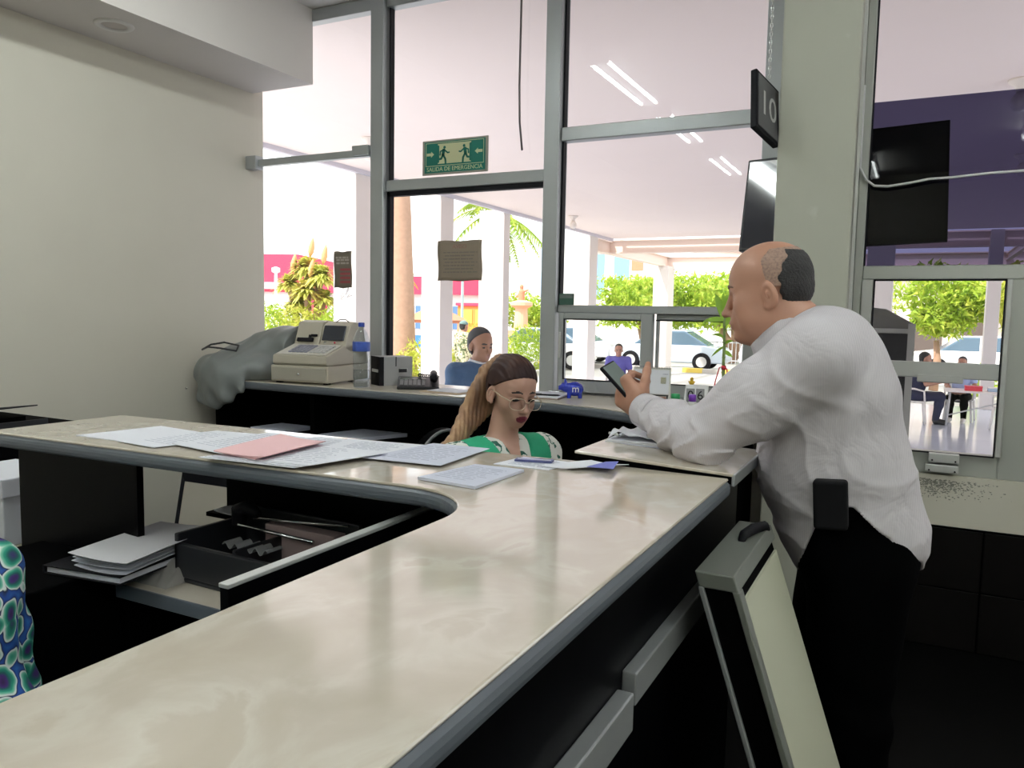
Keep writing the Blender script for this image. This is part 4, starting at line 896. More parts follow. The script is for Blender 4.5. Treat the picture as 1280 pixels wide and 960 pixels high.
legB = chain([(-.09,2.005,.86),(-.10,1.99,.48),(-.06,1.985,.09)],[.095,.06,.042])+chain([(-.12,2.195,.86),(-.19,2.2,.48),(-.17,2.2,.09)],[.095,.06,.042])
axm = (axis((-.80,-.47,.0033),(-.47,-.22,.003),(-.22,.12,.010)),axis((1.75,1.94,.007),(1.94,2.20,.0034),(2.20,2.42,.009)),axis((0.0,1.10,.012),(1.10,1.36,.0034),(1.36,1.67,.003)))
HMi = HM.T
def hl(V,o=MH): return (V-o) @ HM/.985
def man_pick(V):
    q = hl(V); m = np.zeros(len(V),int)
    m[((q[:,0]-.096)/.02)**2+(q[:,1]/.024)**2+((q[:,2]+.074)/.0125)**2 < 1] = 1
    for s in (1,-1):
        m[(((q[:,0]-.076)/.016)**2+((q[:,1]-.032*s)/.013)**2+((q[:,2]+.013)/.0030)**2 < 1)] = 2
    return m
man = sdf_obj('person',tor+armB+legB+neck+hp+handL+handR,axm,[SKIN,LIPM,EYEW],None,pick=man_pick,origin=(-.12,2.1,0))
man.location = (-.12,2.1,0)
tag(man,'balding man in white shirt and black trousers leaning on the counter with a phone','person')
MO = (-.12,2.1,0)
SHIRT = mat('white_pinstripe_shirt',(.60,.57,.60),.85)
nt = SHIRT.node_tree; b = nt.nodes['Principled BSDF']; tcn = nt.nodes.new('ShaderNodeTexCoord'); wv = nt.nodes.new('ShaderNodeTexWave'); wv.inputs['Scale'].default_value = 105; wv.inputs['Distortion'].default_value = .8; wv.inputs['Detail Scale'].default_value = .15; wv.bands_direction = 'X'
cr = nt.nodes.new('ShaderNodeValToRGB'); cr.color_ramp.elements[0].position = .10; cr.color_ramp.elements[0].color = (.48,.45,.50,1); cr.color_ramp.elements[1].position = .34; cr.color_ramp.elements[1].color = (.62,.59,.62,1)
nt.links.new(tcn.outputs['Object'],wv.inputs['Vector']); nt.links.new(wv.outputs['Fac'],cr.inputs['Fac']); nt.links.new(cr.outputs['Color'],b.inputs['Base Color'])
nz = nt.nodes.new('ShaderNodeTexNoise'); nz.inputs['Scale'].default_value = 9; nz.inputs['Distortion'].default_value = 1.2; nz.inputs['Detail'].default_value = 3; bp = nt.nodes.new('ShaderNodeBump'); bp.inputs['Strength'].default_value = .45; bp.inputs['Distance'].default_value = .02
nt.links.new(tcn.outputs['Object'],nz.inputs['Vector']); nt.links.new(nz.outputs['Fac'],bp.inputs['Height']); nt.links.new(bp.outputs['Normal'],b.inputs['Normal'])
st_ = [ell((-.105,2.10,.93),(.168,.205,.17),None,.05),ell((-.163,2.09,1.09),(.183,.208,.19),None,.07),ell((-.185,2.08,1.27),(.163,.20,.17),None,.07),ell((-.195,2.08,1.385),(.115,.185,.085),None,.06),ell((-.20,2.075,1.43),(.085,.11,.05),None,.05),
       cap((-.205,1.905,1.365),(-.215,2.255,1.365),.075,.075,.06)]
sl_ = chain([(-.205,1.90,1.36),(-.325,1.868,1.258),eL],[.088,.080,.064],.05)+chain([eL,eL*.5+wL*.5,eL*.12+wL*.88],[.064,.060,.045],.02)
sl_ += chain([(-.215,2.26,1.36),(-.27,2.32,1.27),eR],[.085,.078,.062],.05)+chain([eR,eR*.5+wR*.5,eR*.12+wR*.88],[.062,.058,.045],.02)
def shirt_disp(x,y,z):
    arm = np.clip((-.27-x)/.1,0,1); low = np.clip((1.16-z)/.2,0,1)
    wp = np.sin(x*13+z*7+1)+.6*np.sin(z*23-x*9)
    rid = lambda q: (1-np.abs(np.sin(q)))**2          # sharp-crested folds
    d = -.006*rid((x*.9+z*.8)*17+1.6*wp)*(1-arm)*np.clip((1.43-z)/.1,0,1)
    d = d-low*(1-arm)*.006*rid((x*.5+z)*26+1.5*wp)
    t = (x*-.7+y*.7)
    d = d-arm*np.clip((1.27-z)/.05,0,1)*.011*rid(t*40+z*24+1.2*np.sin(z*60))
    d = d-arm*np.clip((z-1.22)/.05,0,1)*.008*rid((x-z)*26+wp*.7)
    return d+.003
def hem(x,y,z):
    near = np.interp(np.ravel(x),[-.40,-.265,-.225,-.175,-.145,-.10,-.02,.075,.2],[.80,.80,.84,.985,1.035,1.03,.955,.865,.86]).reshape(x.shape)
    far = np.interp(np.ravel(x),[-.4,-.25,.1],[.80,.80,.86]).reshape(x.shape)
    k = np.clip((y-2.02)/.08,0,1)
    return (near*(1-k)+far*k)-z
axs = (axis((-.68,.12,.0055)),axis((1.74,2.42,.006)),axis((.77,1.53,.0055)))
sh = sdf_obj('shirt',st_+sl_,axs,SHIRT,man,disp=shirt_disp,cut=[hem],origin=MO)
def ring(c,a,r0,r1,h,name,m,par,o,tilt=0.,open_=0.):
    a = Vector(a).normalized(); u = a.orthogonal().normalized(); v = a.cross(u); c = Vector(c)-Vector(o)
    def f(p,q):
        w = 2*PI*p; rr = r0+(r1-r0)*q
        return tuple(c+(u*math.cos(w)+v*math.sin(w))*rr+a*h*(q-.0))
    return MB().grid(f,32,4).build(name,m,par,smooth=True,solid=.004)
ring((-.278,2.06,1.408),(-.66,-.03,.75),.098,.083,.042,'collar',SHIRT,sh,MO)
for e,w_ in ((eL,wL),(eR,wR)):
    dd_ = (w_-e)/np.linalg.norm(w_-e); ring(w_-dd_*.055,dd_,.0475,.0445,.060,'cuff',SHIRT,sh,MO)
MB().tube([Vector(MO)*-1+Vector(wL)+Vector(q) for q in ((.012,-.047,-.012),(.012,-.050,-.012))],.006,10).build('cuff_button',PAPER,sh)
tr_ = [ell((-.105,2.10,.93),(.156,.194,.16),None,.05),ell((-.13,2.09,1.02),(.135,.172,.09),None,.05)]+chain([(-.085,2.0,.86),(-.095,1.985,.48),(-.055,1.985,.06)],[.118,.090,.072],.05)+chain([(-.12,2.2,.86),(-.185,2.2,.48),(-.165,2.2,.06)],[.118,.090,.072],.05)
sdf_obj('trousers',tr_,(axis((-.34,.13,.009)),axis((1.84,2.36,.009)),axis((.0,1.12,.010))),TROUS,man,origin=MO,cut=[lambda x,y,z: z-1.075, lambda x,y,z: .03-z],disp=lambda x,y,z: .003*np.sin(z*60+x*30)*np.clip((.75-z)/.2,0,1))
shp = []
for x,y in ((-.055,1.985),(-.165,2.2)): shp += [cap((x+.03,y,.045),(x-.17,y,.035),.05,.042,.02),cap((x,y,.05),(x,y,.10),.05,.05,.02)]
sdf_obj('shoes',shp,(axis((-.42,.06,.008)),axis((1.9,2.28,.008)),axis((-.02,.18,.008))),SHOE,man,origin=MO,cut=[lambda x,y,z: .003-z])
pouch = MB().box(-.020,.052,-.020,.020,-.055,.056,0,Matrix.Rotation(R(-4),4,'Y')).build('belt_pouch',mat('pouch_cloth',(.005,.005,.006),.8,spec=.15),man,bevel=.008,seg=3); pouch.location = Vector((-.162,1.872,1.038))-Vector(MO)
# hair: a dark fringe round the back, greying stubble at the temples
def local_cut(fn,o,M,s):
    Mi = M.T
    def c(x,y,z):
        X,Y,Z = x-o[0],y-o[1],z-o[2]
        return fn((Mi[0,0]*X+Mi[0,1]*Y+Mi[0,2]*Z)/s,(Mi[1,0]*X+Mi[1,1]*Y+Mi[1,2]*Z)/s,(Mi[2,0]*X+Mi[2,1]*Y+Mi[2,2]*Z)/s)*s
    return c
HE = lambda c,r: ell(HT(*c),[q*.985 for q in r],HM,.015)
skull = [HE((-.012,0,.035),(.0985,.0785,.0905)),HE((-.018,0,-.005),(.088,.0735,.062))]
axh = (axis((-.47,-.17,.003)),axis((1.93,2.17,.003)),axis((1.40,1.68,.003)))
sdf_obj('hair',skull,axh,HAIRB,man,origin=MO,grow=.001,disp=lambda x,y,z: .0012*np.sin(x*420+z*160)*np.sin(y*380+z*210),cut=[local_cut(lambda x,y,z: np.maximum(np.maximum(x+.036+.28*np.maximum(z-.01,0)+.0035*np.sin(z*190)+.003*np.sin(z*83+2),(-.040+.0*x)-z),z-.088-.15*(x+.1)),MH,HM,.985)])
sdf_obj('hair',skull,axh,HAIRG,man,origin=MO,grow=-.0005,cut=[local_cut(lambda x,y,z: np.maximum(np.maximum(x-.018+.42*np.maximum(z-.02,0)+.004*np.sin(z*150)+.003*np.sin(z*61),(.004-.35*np.minimum(x+.0,0)*0)-z),z-.100+.18*np.maximum(x+.02,0)),MH,HM,.985)])
eb = MB()
for s in (1,-1): eb.tube([Vector(HT(*p))-Vector(MO) for p in ((.094,.013*s,.020),(.091,.03*s,.025),(.076,.049*s,.020))],[.003,.004,.0025],6)
eb.build('eyebrows',HAIRG,man,smooth=True)
# phone in his hand
d_ = Vector(dL).normalized(); n_ = (Vector(nL)-d_*Vector(nL).dot(d_)).normalized(); t_ = d_.cross(n_); t_ = -t_ if t_.z < 0 else t_
pc_ = Vector(wL)+d_*.072+n_*.030+t_*.040+Vector((-.052,.0,-.006))
ph = thing('smartphone','black smartphone held up in the leaning man left hand','smartphone',tuple(pc_))
e1 = Vector((-.70,-.06,.71)).normalized(); e3 = Vector((.66,-.28,.66)); e3 = (e3-e1*e3.dot(e1)).normalized(); e2 = e1.cross(e3)
Mph = Matrix(((e2.x,e1.x,e3.x,0),(e2.y,e1.y,e3.y,0),(e2.z,e1.z,e3.z,0),(0,0,0,1)))
MB().box(-.035,.035,-.071,.071,-.0055,.0055,0,Mph).build('case',GASKET,ph,bevel=.004,seg=3)
MB().box(-.031,.031,-.066,.066,.0054,.0062,0,Mph).build('screen',mat('phone_screen',(.13,.16,.15),.12,emit=(.5,.62,.56),estr=.04),ph)

# ------------------------------------------------------------------ the seated woman
WS = .90; WO = A3(-1.170,2.300,1.197)
WYAW,WP,WR = R(-33),R(12),R(-3)
whp,WT,WM = head_prims(WO,WYAW,WP,WR,WS,fem=True,nose=.99)
Jw = pose('sit',(-1.245,2.310,.065),R(-24),1.62,lean=.12,arms='front'); Jw['head'] = WO
tw,aw,fw,lw,nw = limb_prims(Jw)
nw = [cap(Jw['neck']-A3(.01,0,.05),WO+A3(-.015,0,-.05),.052,.047,.03)]
hw = []
for n,q in (('L',1),('R',-1)):
    hw += hand_prims(Jw['w'+n],Jw['w'+n]-Jw['e'+n],(0,0,-1),Jw['M'] @ A3(.3,-q,0),.92,curl=[(15,20,12)]*4)
WBASE = (-1.245,2.310,.065)
axw = (axis((-1.45,-1.26,.010),(-1.26,-1.02,.0026),(-1.02,-.60,.011)),axis((1.98,2.18,.008),(2.18,2.42,.0028),(2.42,2.62,.010)),axis((.10,.98,.012),(.98,1.06,.006),(1.06,1.35,.0026)))
def wl(V): return (V-WO) @ WM/WS
def w_pick(V):
    q = wl(V); m = np.zeros(len(V),int)
    m[((q[:,0]-.095)/.017)**2+(q[:,1]/.0235)**2+((q[:,2]+.0745)/.0145)**2 < 1] = 1
    for s in (1,-1):
        m[(((q[:,0]-.080)/.014)**2+((q[:,1]-.032*s)/.0125)**2+((q[:,2]+.008)/.0052)**2 < 1)] = 2
        br = ((q[:,0]-.082)/.03)**2+((q[:,1]-.031*s)/.02)**2+((q[:,2]-.024+.25*abs(abs(q[:,1])-.028))/.0036)**2 < 1
        m[br & (q[:,0] > .05)] = 3
    return m
wom = sdf_obj('person',tw+aw+fw+lw+nw+whp+hw,axw,[SKIN_W,LIPS,EYEW,HAIRB],None,pick=w_pick,origin=WBASE); wom.location = WBASE
tag(wom,'seated woman with glasses, long ponytail and green vest looking down behind the counter','person')
BLOUSE = ramp_mat('leaf_print_blouse',[(0,(.02,.10,.075)),(.36,(.03,.14,.10)),(.40,(.74,.74,.70)),(1,(.80,.80,.77))],30,detail=2,distort=1.5,rough=.8,const=True)
VEST = mat('green_vest',(.015,.33,.17),.75,bump=.1,bscale=60)
Mw = np.array(Jw['M'])
def wloc(x,y,z): return (Mw[0,0]*(x-WBASE[0])+Mw[1,0]*(y-WBASE[1]), Mw[0,1]*(x-WBASE[0])+Mw[1,1]*(y-WBASE[1]))
def vneck(k,z0,w0):
    def c(x,y,z):
        f,l = wloc(x,y,z); return np.minimum(np.minimum(w0+(z-z0)*k-np.abs(l),.05),f-.0)
    return c
axb = (axis((-1.48,-.78,.007)),axis((1.98,2.66,.007)),axis((.50,1.10,.007)))
bl = sdf_obj('blouse',tw+aw+fw[:1]+fw[2:3],axb,BLOUSE,wom,grow=.011,origin=WBASE,cut=[vneck(.32,.93,.0),lambda x,y,z: z-1.075, lambda x,y,z: .53-z],disp=lambda x,y,z: .003*np.sin(z*70+x*40)*np.sin(y*50))
def vest_cut(x,y,z):
    f,l = wloc(x,y,z); return np.abs(l)-.160
sdf_obj('vest',tw,axb,VEST,wom,grow=.019,origin=WBASE,cut=[vneck(.34,.86,.012),vest_cut,lambda x,y,z: .56-z,lambda x,y,z: z-1.075])
lap = MB()
for q in (1,-1):
    P_ = [Vector(Jw['M'] @ A3(*p)) for p in ((.085,.022*q,.84),(.118,.06*q,.85),(.075,.088*q,.945),(.02,.075*q,.965),(.055,.052*q,.93))]
    lap.add([tuple(p) for p in P_],[(0,1,2,3,4) if q > 0 else (4,3,2,1,0)])
lap.build('lapels',VEST,wom,solid=.006)
sdf_obj('trousers',lw+tw[:1],(axis((-1.5,-.6,.011)),axis((1.9,2.7,.011)),axis((.08,.72,.011))),NAVY,wom,grow=.009,origin=WBASE,cut=[lambda x,y,z: z-.66])
ws_ = []
for n in 'LR': a_ = Jw['a'+n]; ws_ += [cap(a_+A3(0,0,-.03),a_+Jw['toe'],.042,.034,.02)]
sdf_obj('shoes',ws_,(axis((-1.1,-.4,.009)),axis((1.9,2.6,.009)),axis((.07,.3,.009))),SHOE,wom,origin=WBASE,cut=[lambda x,y,z: .098-z])
WE = lambda c,r: ell(WT(*c),[q*WS for q in r],WM,.02)
HAIRW = ramp_mat('dark_brown_hair',[(.2,(.012,.008,.012)),(.55,(.035,.016,.014)),(.8,(.10,.05,.03))],14,stretch=(1,1,.35),rough=.5,detail=8,bump=.3,spec=.2)
HAIRL = ramp_mat('golden_brown_hair',[(.25,(.09,.045,.028)),(.5,(.26,.14,.075)),(.72,(.46,.28,.15))],26,stretch=(1,1,.12),rough=.5,detail=8,bump=.4)
wcut = local_cut(lambda x,y,z: np.minimum((.020+.66*np.maximum(x,0)+.0*y)-z, np.maximum(x+.030,-.055-z)),WO,WM,WS)
axwh = (axis((-1.31,-1.03,.003)),axis((2.17,2.43,.003)),axis((1.10,1.36,.003)))
def hair_disp(x,y,z):
    return .0012*np.sin((x*.6+y)*330+z*60)
sdf_obj('hair',[WE((-.014,0,.040),(.104,.084,.0945)),WE((-.03,0,.0),(.082,.0805,.085)),WE((-.085,0,.07),(.04,.035,.045))],axwh,HAIRW,wom,origin=WBASE,grow=.0018,cut=[wcut],disp=hair_disp)
tail = []
def D_(x,y,z): return A3(x,y,z)
root = WT(-.105,-.01,.085)
for i in range(7):
    f = i/6-.5; o_ = A3(.05*f*.3,.05*f,0)
    pts_ = [root+o_*.3, WT(-.112,-.035+.03*f,.045)+o_*.5, WT(-.092,-.070+.040*f,-.025)+o_*.6, WT(-.085,-.088+.05*f,-.10)+o_*.8, A3(-1.300,2.165+.05*f,1.045+.01*f), A3(-1.350,2.115+.06*f,.985), A3(-1.35,2.11+.06*f,.86)]
    tail += chain(pts_,[.022,.021,.020,.020,.019,.016,.006],.008)
sdf_obj('ponytail',tail,(axis((-1.43,-1.16,.0036)),axis((2.03,2.42,.0036)),axis((.84,1.36,.004))),HAIRL,wom,origin=WBASE,disp=lambda x,y,z: .0016*np.sin(x*260+y*310+12*np.sin(z*9)))
WV = lambda *p: Vector(WT(*p))-Vector(WBASE)
GOLD = mat('glasses_gold',(.66,.55,.42),.3,.8)
g1 = MB()
for s in (1,-1):
    rim = [WV(.113-.012*max(0,math.cos(a)),s*(.0365+.0295*math.copysign(abs(math.cos(a))**.75,math.cos(a))),-.014+.0215*math.copysign(abs(math.sin(a))**.75,math.sin(a))) for a in [2*PI*k/20 for k in range(21)]]
    g1.tube(rim,.0012,6,cap=False); g1.tube([WV(.100,s*.062,-.006),WV(.06,s*.075,-.002),WV(-.005,s*.082,.004),WV(-.02,s*.081,-.006)],.0018,6)
g1.tube([WV(.113,.008,-.008),WV(.117,0,-.006),WV(.113,-.008,-.008)],.0014,6)
gl = g1.build('glasses',GOLD,wom,smooth=True)
lz = MB()
for s in (1,-1):
    r_ = [WV(.113-.012*max(0,math.cos(a)),s*(.0365+.0285*math.copysign(abs(math.cos(a))**.75,math.cos(a))),-.014+.0205*math.copysign(abs(math.sin(a))**.75,math.sin(a))) for a in [2*PI*k/20 for k in range(20)]]
    lz.add([tuple(p) for p in r_],[tuple(range(20))])
lz.build('lenses',thin_glass('lens_glass',(.93,.95,.97)),gl)
la = MB()
for s in (1,-1): la.tube([WV(.0865,s*.018,-.007),WV(.0895,s*.030,-.0035),WV(.0845,s*.043,-.006),WV(.078,s*.051,-.003)],[.0012,.0022,.0022,.0008],6)
la.build('eyelashes',HAIRB,wom,smooth=True)
MB().lathe([(.003,0),(.004,.002),(.002,.005)],10,0,Matrix.Translation(WV(-.008,-.083,-.045))).build('earring',CHROME,wom)
# her swivel chair
oc = thing('office_chair','black swivel chair with rounded back behind the seated woman','chair',(-1.275,2.33,0),R(-24))
MB().grid(lambda u,v:(-.235-.03*math.sin(v*PI)-.05*(1-(2*u-1)**2)+.02,(-.24+.48*u)*(1-.35*max(0,v-.55)**1.4*2),.60+.425*v-.10*max(0,v-.6)*(2*u-1)**2*4),14,10).build('backrest',BLACKM,oc,smooth=True,solid=.045)
MB().tube([(-.215+.02-.05*(1-(2*u-1)**2),(-.24+.48*u)*.80,1.025-.16*(2*u-1)**2) for u in [i/16 for i in range(17)]],.006,8).build('back_piping',mat('back_piping',(.16,.16,.17),.4),oc,smooth=True)
MB().box(-.23,.24,-.24,.24,.42,.50).build('seat',BLACKM,oc,bevel=.03,seg=4)
MB().tube([(-.2,0,.46),(-.27,0,.50),(-.275,0,.70)],.018,8).build('back_bracket',DGREY,oc,smooth=True); MB().lathe([(.03,.08),(.03,.25),(.022,.25),(.022,.43)],16).build('gas_column',DGREY,oc,smooth=True)
lg = [MB().tube([(0,0,.11),(.15*math.cos(a),.15*math.sin(a),.105),(.29*math.cos(a),.29*math.sin(a),.065)],[.022,.02,.014],8).build('leg',DGREY,oc,smooth=True) for a in [2*PI*k/5 for k in range(5)]]
for k,l_ in enumerate(lg):
    a = 2*PI*k/5; MB().lathe([(.028,-.012),(.028,.012)],16,0,Matrix.Translation((.29*math.cos(a),.29*math.sin(a),.028)) @ Matrix.Rotation(a,4,'Z') @ Matrix.Rotation(PI/2,4,'X')).build('caster',GASKET,l_)

# ------------------------------------------------------------------ the person in the patterned dress at the near left
DRESS = bpy.data.materials.new('swirl_print_dress'); DRESS.use_nodes = True
nt = DRESS.node_tree; b = nt.nodes['Principled BSDF']; b.inputs['Roughness'].default_value = .75
tcn = nt.nodes.new('ShaderNodeTexCoord'); mp = nt.nodes.new('ShaderNodeMapping'); mp.inputs['Scale'].default_value = (13,13,22); mp.inputs['Rotation'].default_value = (.2,.5,.3)
vo = nt.nodes.new('ShaderNodeTexVoronoi'); vo.inputs['Scale'].default_value = 1.; vo.inputs['Randomness'].default_value = .65
nzz = nt.nodes.new('ShaderNodeTexNoise'); nzz.inputs['Scale'].default_value = .7
mxv = nt.nodes.new('ShaderNodeMix'); mxv.data_type = 'RGBA'; mxv.blend_type = 'ADD'; mxv.inputs[0].default_value = .8
nt.links.new(tcn.outputs['Object'],mp.inputs['Vector']); nt.links.new(mp.outputs['Vector'],nzz.inputs['Vector']); nt.links.new(mp.outputs['Vector'],mxv.inputs[6]); nt.links.new(nzz.outputs['Color'],mxv.inputs[7]); nt.links.new(mxv.outputs[2],vo.inputs['Vector'])
cr = nt.nodes.new('ShaderNodeValToRGB'); e = cr.color_ramp.elements
stops = [(0,(.02,.003,.05)),(.20,(.06,.015,.17)),(.30,(.005,.10,.10)),(.42,(.015,.30,.20)),(.50,(.20,.55,.40)),(.55,(.76,.82,.80)),(.585,(.76,.82,.80)),(.60,(.004,.006,.02)),(.645,(.01,.06,.30)),(.9,(.03,.20,.60))]
while len(e) < len(stops): e.new(.5)
for el,(p,c_) in zip(e,stops): el.position = p; el.color = (*c_,1)
nt.links.new(vo.outputs['Distance'],cr.inputs['Fac']); nt.links.new(cr.outputs['Color'],b.inputs['Base Color'])
Jd = pose('sit',(-1.475,.76,.0),PI,1.58,lean=.66,arms='down')
for n in 'LR': Jd['w'+n] = Jd['e'+n]+A3(-.22,0,.03)
td,ad,fd,ld,nd = limb_prims(Jd,1.25)
dhp,DT,DM = head_prims(Jd['head'],PI,.25,0,.93,fem=True)
dh = []
for n,q in (('L',1),('R',-1)): dh += hand_prims(Jd['w'+n],Jd['w'+n]-Jd['e'+n],(0,0,-1),Jd['M'] @ A3(.3,-q,0),.92)
DB = (-1.50,.76,.0)
dz = (axis((-2.2,-1.2,.011)),axis((.40,1.12,.011)),axis((.02,1.42,.010)))
dres = sdf_obj('person',td+ad+fd+ld+nd+dhp+dh,dz,SKIN_W,None,origin=DB); dres.location = DB
tag(dres,'seated person in green, blue and purple swirl print dress beside the counter','person')
sdf_obj('dress',td+ad+fd+[cap(Jd['h'+n],Jd['k'+n],.12,.10,.06) for n in 'LR']+[cap(Jd['k'+n],Jd['k'+n]*.4+Jd['a'+n]*.6,.10,.11,.06) for n in 'LR'],(axis((-2.2,-1.2,.009)),axis((.40,1.12,.010)),axis((.15,1.12,.009))),DRESS,dres,grow=.020,origin=DB,cut=[lambda x,y,z: z-1.07],disp=lambda x,y,z: .006*np.sin(z*42+y*20)*np.sin(x*30))
DE = lambda c,r: ell(DT(*c),[q*.93 for q in r],DM,.02)
sdf_obj('hair',[DE((-.016,0,.042),(.104,.086,.094)),DE((-.05,0,-.03),(.07,.085,.12))],(dz[0],dz[1],axis((1.05,1.42,.008))),HAIRW,dres,origin=DB,cut=[local_cut(lambda x,y,z: np.minimum((.03+.6*np.maximum(x,0))-z,np.maximum(x+.02,-.13-z)),Jd['head'],DM,.93)])
ds = []
for n in 'LR': a_ = Jd['a'+n]; ds += [cap(a_+A3(0,0,-.03),a_+Jd['toe'],.042,.034,.02)]
sdf_obj('shoes',ds,(dz[0],axis((.4,1.1,.01)),axis((-.01,.3,.009))),SHOE,dres,origin=DB,cut=[lambda x,y,z: .003-z])
so_ = thing('stool','black round stool under the person in the swirl print dress','stool',(-1.50,.76,0))
MB().lathe([(.10,.34),(.17,.345),(.185,.365),(.18,.39),(.10,.398)],28).build('seat',BLACKM,so_,smooth=True)
MB().lathe([(.03,.03),(.03,.22),(.02,.22),(.02,.345)],16).build('column',DGREY,so_,smooth=True); MB().lathe([(.19,0),(.19,.012),(.05,.035),(.03,.04)],28).build('base',DGREY,so_,smooth=True)
fr_ = thing('foot_rest','low black foot rest box under the woman in the green vest','foot rest',(-.83,2.14,0),R(-24)); MB().box(-.2,.2,-.22,.22,.07,.092).box(-.19,-.16,-.2,.2,0,.07).box(.16,.19,-.2,.2,0,.07).build('rest',BLACKM,fr_,bevel=.004)
# ------------------------------------------------------------------ outside
GZ = -.45
struct(MB().box(-120,120,WY+.1,140,GZ-.4,GZ-.02).build('ground',GROUND))
struct(MB().box(-7.9,12,WY+.1,20.6,GZ-.02,GZ).build('floor_portico',PFLOOR))
struct(MB().box(-80,60,27,40,GZ-.02,GZ-.012).build('road_surface',ROAD))
pr_ = MB().box(-7.25,12,WY+.1,20.0,3.5,3.85)
struct(pr_.build('ceiling_portico',PORT))
struct(MB().box(-7.33,-7.25,WY+.1,20.0,3.44,3.95).build('trim_portico_edge',mat('pale_grey_fascia',(.58,.56,.62),.7)))
for i,(x0,x1,y0,y1,zt) in enumerate(((-7.72,-7.3,9.25,9.70,3.5),(-7.69,-7.3,11.545,11.965,3.5),(-7.86,-7.3,13.86,14.12,3.5),(-7.70,-7.3,18.45,19.0,3.5),(-7.75,-7.25,25.3,26.0,3.12),(1.36,1.62,20.2,20.6,3.5),(-.64,-.30,11.9,12.2,3.5))):
    c_ = MB().box(x0,x1,y0,y1,GZ,zt)
    struct(c_.build('column_portico_%d' % (i+1),WHITEC,bevel=.01))
gs = MB(); rg_ = random.Random(3)
for i in range(16):
    x,z = -7.53+rg_.uniform(-.12,.14),2.0+rg_.uniform(-.35,.2); gs.tube([(x,9.245,z),(x+rg_.uniform(-.06,.06),9.245,z+rg_.uniform(-.08,.08)),(x+rg_.uniform(-.06,.06),9.245,z+rg_.uniform(-.08,.08))],.006,4)
struct(gs.build('trim_column_scribble',mat('grey_scribble',(.45,.44,.45),.8)))
def beam(p0,p1,h,w,name):
    p0,p1 = Vector(p0),Vector(p1); d = (p1-p0).normalized(); s = Vector((-d.y,d.x,0)).normalized()
    b = MB()
    for (z0,z1,ww) in ((0,-.03,w),(-.03,-h+.03,.03),(-h+.03,-h,w)):
        vs = [p+s*q+Vector((0,0,z)) for p in (p0,p1) for q in (-ww/2,ww/2) for z in (z0,z1)]
        b.add([tuple(v) for v in vs],[(0,1,3,2),(4,6,7,5),(0,4,5,1),(2,3,7,6),(0,2,6,4),(1,5,7,3)])
    return struct(b.build(name,STEEL))
for i,(a,b_,h,w) in enumerate((((-7.9,20.4,3.50),(4,20.4,3.50),.36,.22),((-7.5,19.2,3.46),(-7.5,26.3,3.46),.34,.22),((-7.9,26.0,3.46),(4,26.0,3.46),.40,.24),((-4.2,20.5,3.42),(-4.2,26,3.42),.2,.12),((-7.4,20.5,3.42),(-2.8,26,3.42),.12,.10),((-1.0,20.5,3.42),(-1.0,26,3.42),.2,.12),((2.2,20.5,3.42),(2.2,26,3.42),.2,.12))):
    beam(a,b_,h,w,'beam_canopy_%d' % (i+1))
LAMPM = mat('bulb_white',(.8,.72,.66),.4)
lp0 = thing('ceiling_bulb','bare bulb lamp under the portico near the left glass bay','ceiling lamp',(-5.88,7.7,3.5),0,None)
MB().lathe([(.10,0),(.10,-.02),(.045,-.06),(.04,-.10)],16).build('holder',LAMPM,lp0,smooth=True); MB().lathe([(.03,-.10),(.07,-.16),(.075,-.20),(.05,-.25),(.005,-.265)],16).build('bulb',LAMPM,lp0,smooth=True)
for p,l in (((-6.40,15.2,3.5),'bare bulb lamp under the portico seen just right of the door post'),((.68,8.0,3.5),'bare bulb lamp under the portico seen above the tinted window'),((1.05,11.5,3.5),'bare bulb lamp under the portico seen through the tinted film')): dup(lp0,p,0,l)
# dark kiosk right outside the service window
kk = thing('service_kiosk','dark grey kiosk cabinet with sloped top standing outside the service window','kiosk',(-.32,5.25,GZ))
GK = mat('kiosk_grey',(.20,.195,.185),.5); GK2 = mat('kiosk_light_edge',(.42,.42,.41),.5)
MB().prism([(-.40,0),(.32,0),(.32,1.885),(.16,1.975),(-.40,2.03)],-.10,.35,0,Matrix(((1,0,0,0),(0,0,1,0),(0,1,0,0),(0,0,0,1)))).build('casing',GK,kk,bevel=.006)
MB().prism([(.285,0),(.322,0),(.322,1.89),(.285,1.89)],-.25,-.10,0,Matrix(((1,0,0,0),(0,0,1,0),(0,1,0,0),(0,0,0,1)))).build('side_cheek',GK2,kk)
MB().box(-.40,.285,-.22,-.09,1.835,1.86).build('hood_edge',GK2,kk); MB().box(-.38,.285,-.12,-.101,.1,1.83).build('front_panel',mat('kiosk_black',(.02,.021,.026),.35),kk); MB().box(-.30,.19,-.13,-.119,1.30,1.72).build('monitor',mat('kiosk_screen',(.03,.032,.04),.2),kk,bevel=.004); MB().box(-.2,.1,-.16,-.119,.95,1.1).build('keypad_shelf',DGREY,kk,bevel=.004)
# black screen hung behind the tinted pane
ot = thing('outdoor_screen','black flat screen hanging just outside behind the tinted window','screen',(-.165,4.16,1.80))
Mo = Matrix.Rotation(R(-2.2),4,'Y')
MB().box(-.36,.275,-.02,.03,.01,.555,0,Mo).build('casing',GASKET,ot,bevel=.004); MB().box(-.345,.26,-.022,-.018,.03,.54,0,Mo).build('screen',mat('black_screen',(.004,.004,.005),.3),ot); MB().box(-.42,-.35,-.0,.02,.24,.30).build('wall_arm',GASKET,ot)

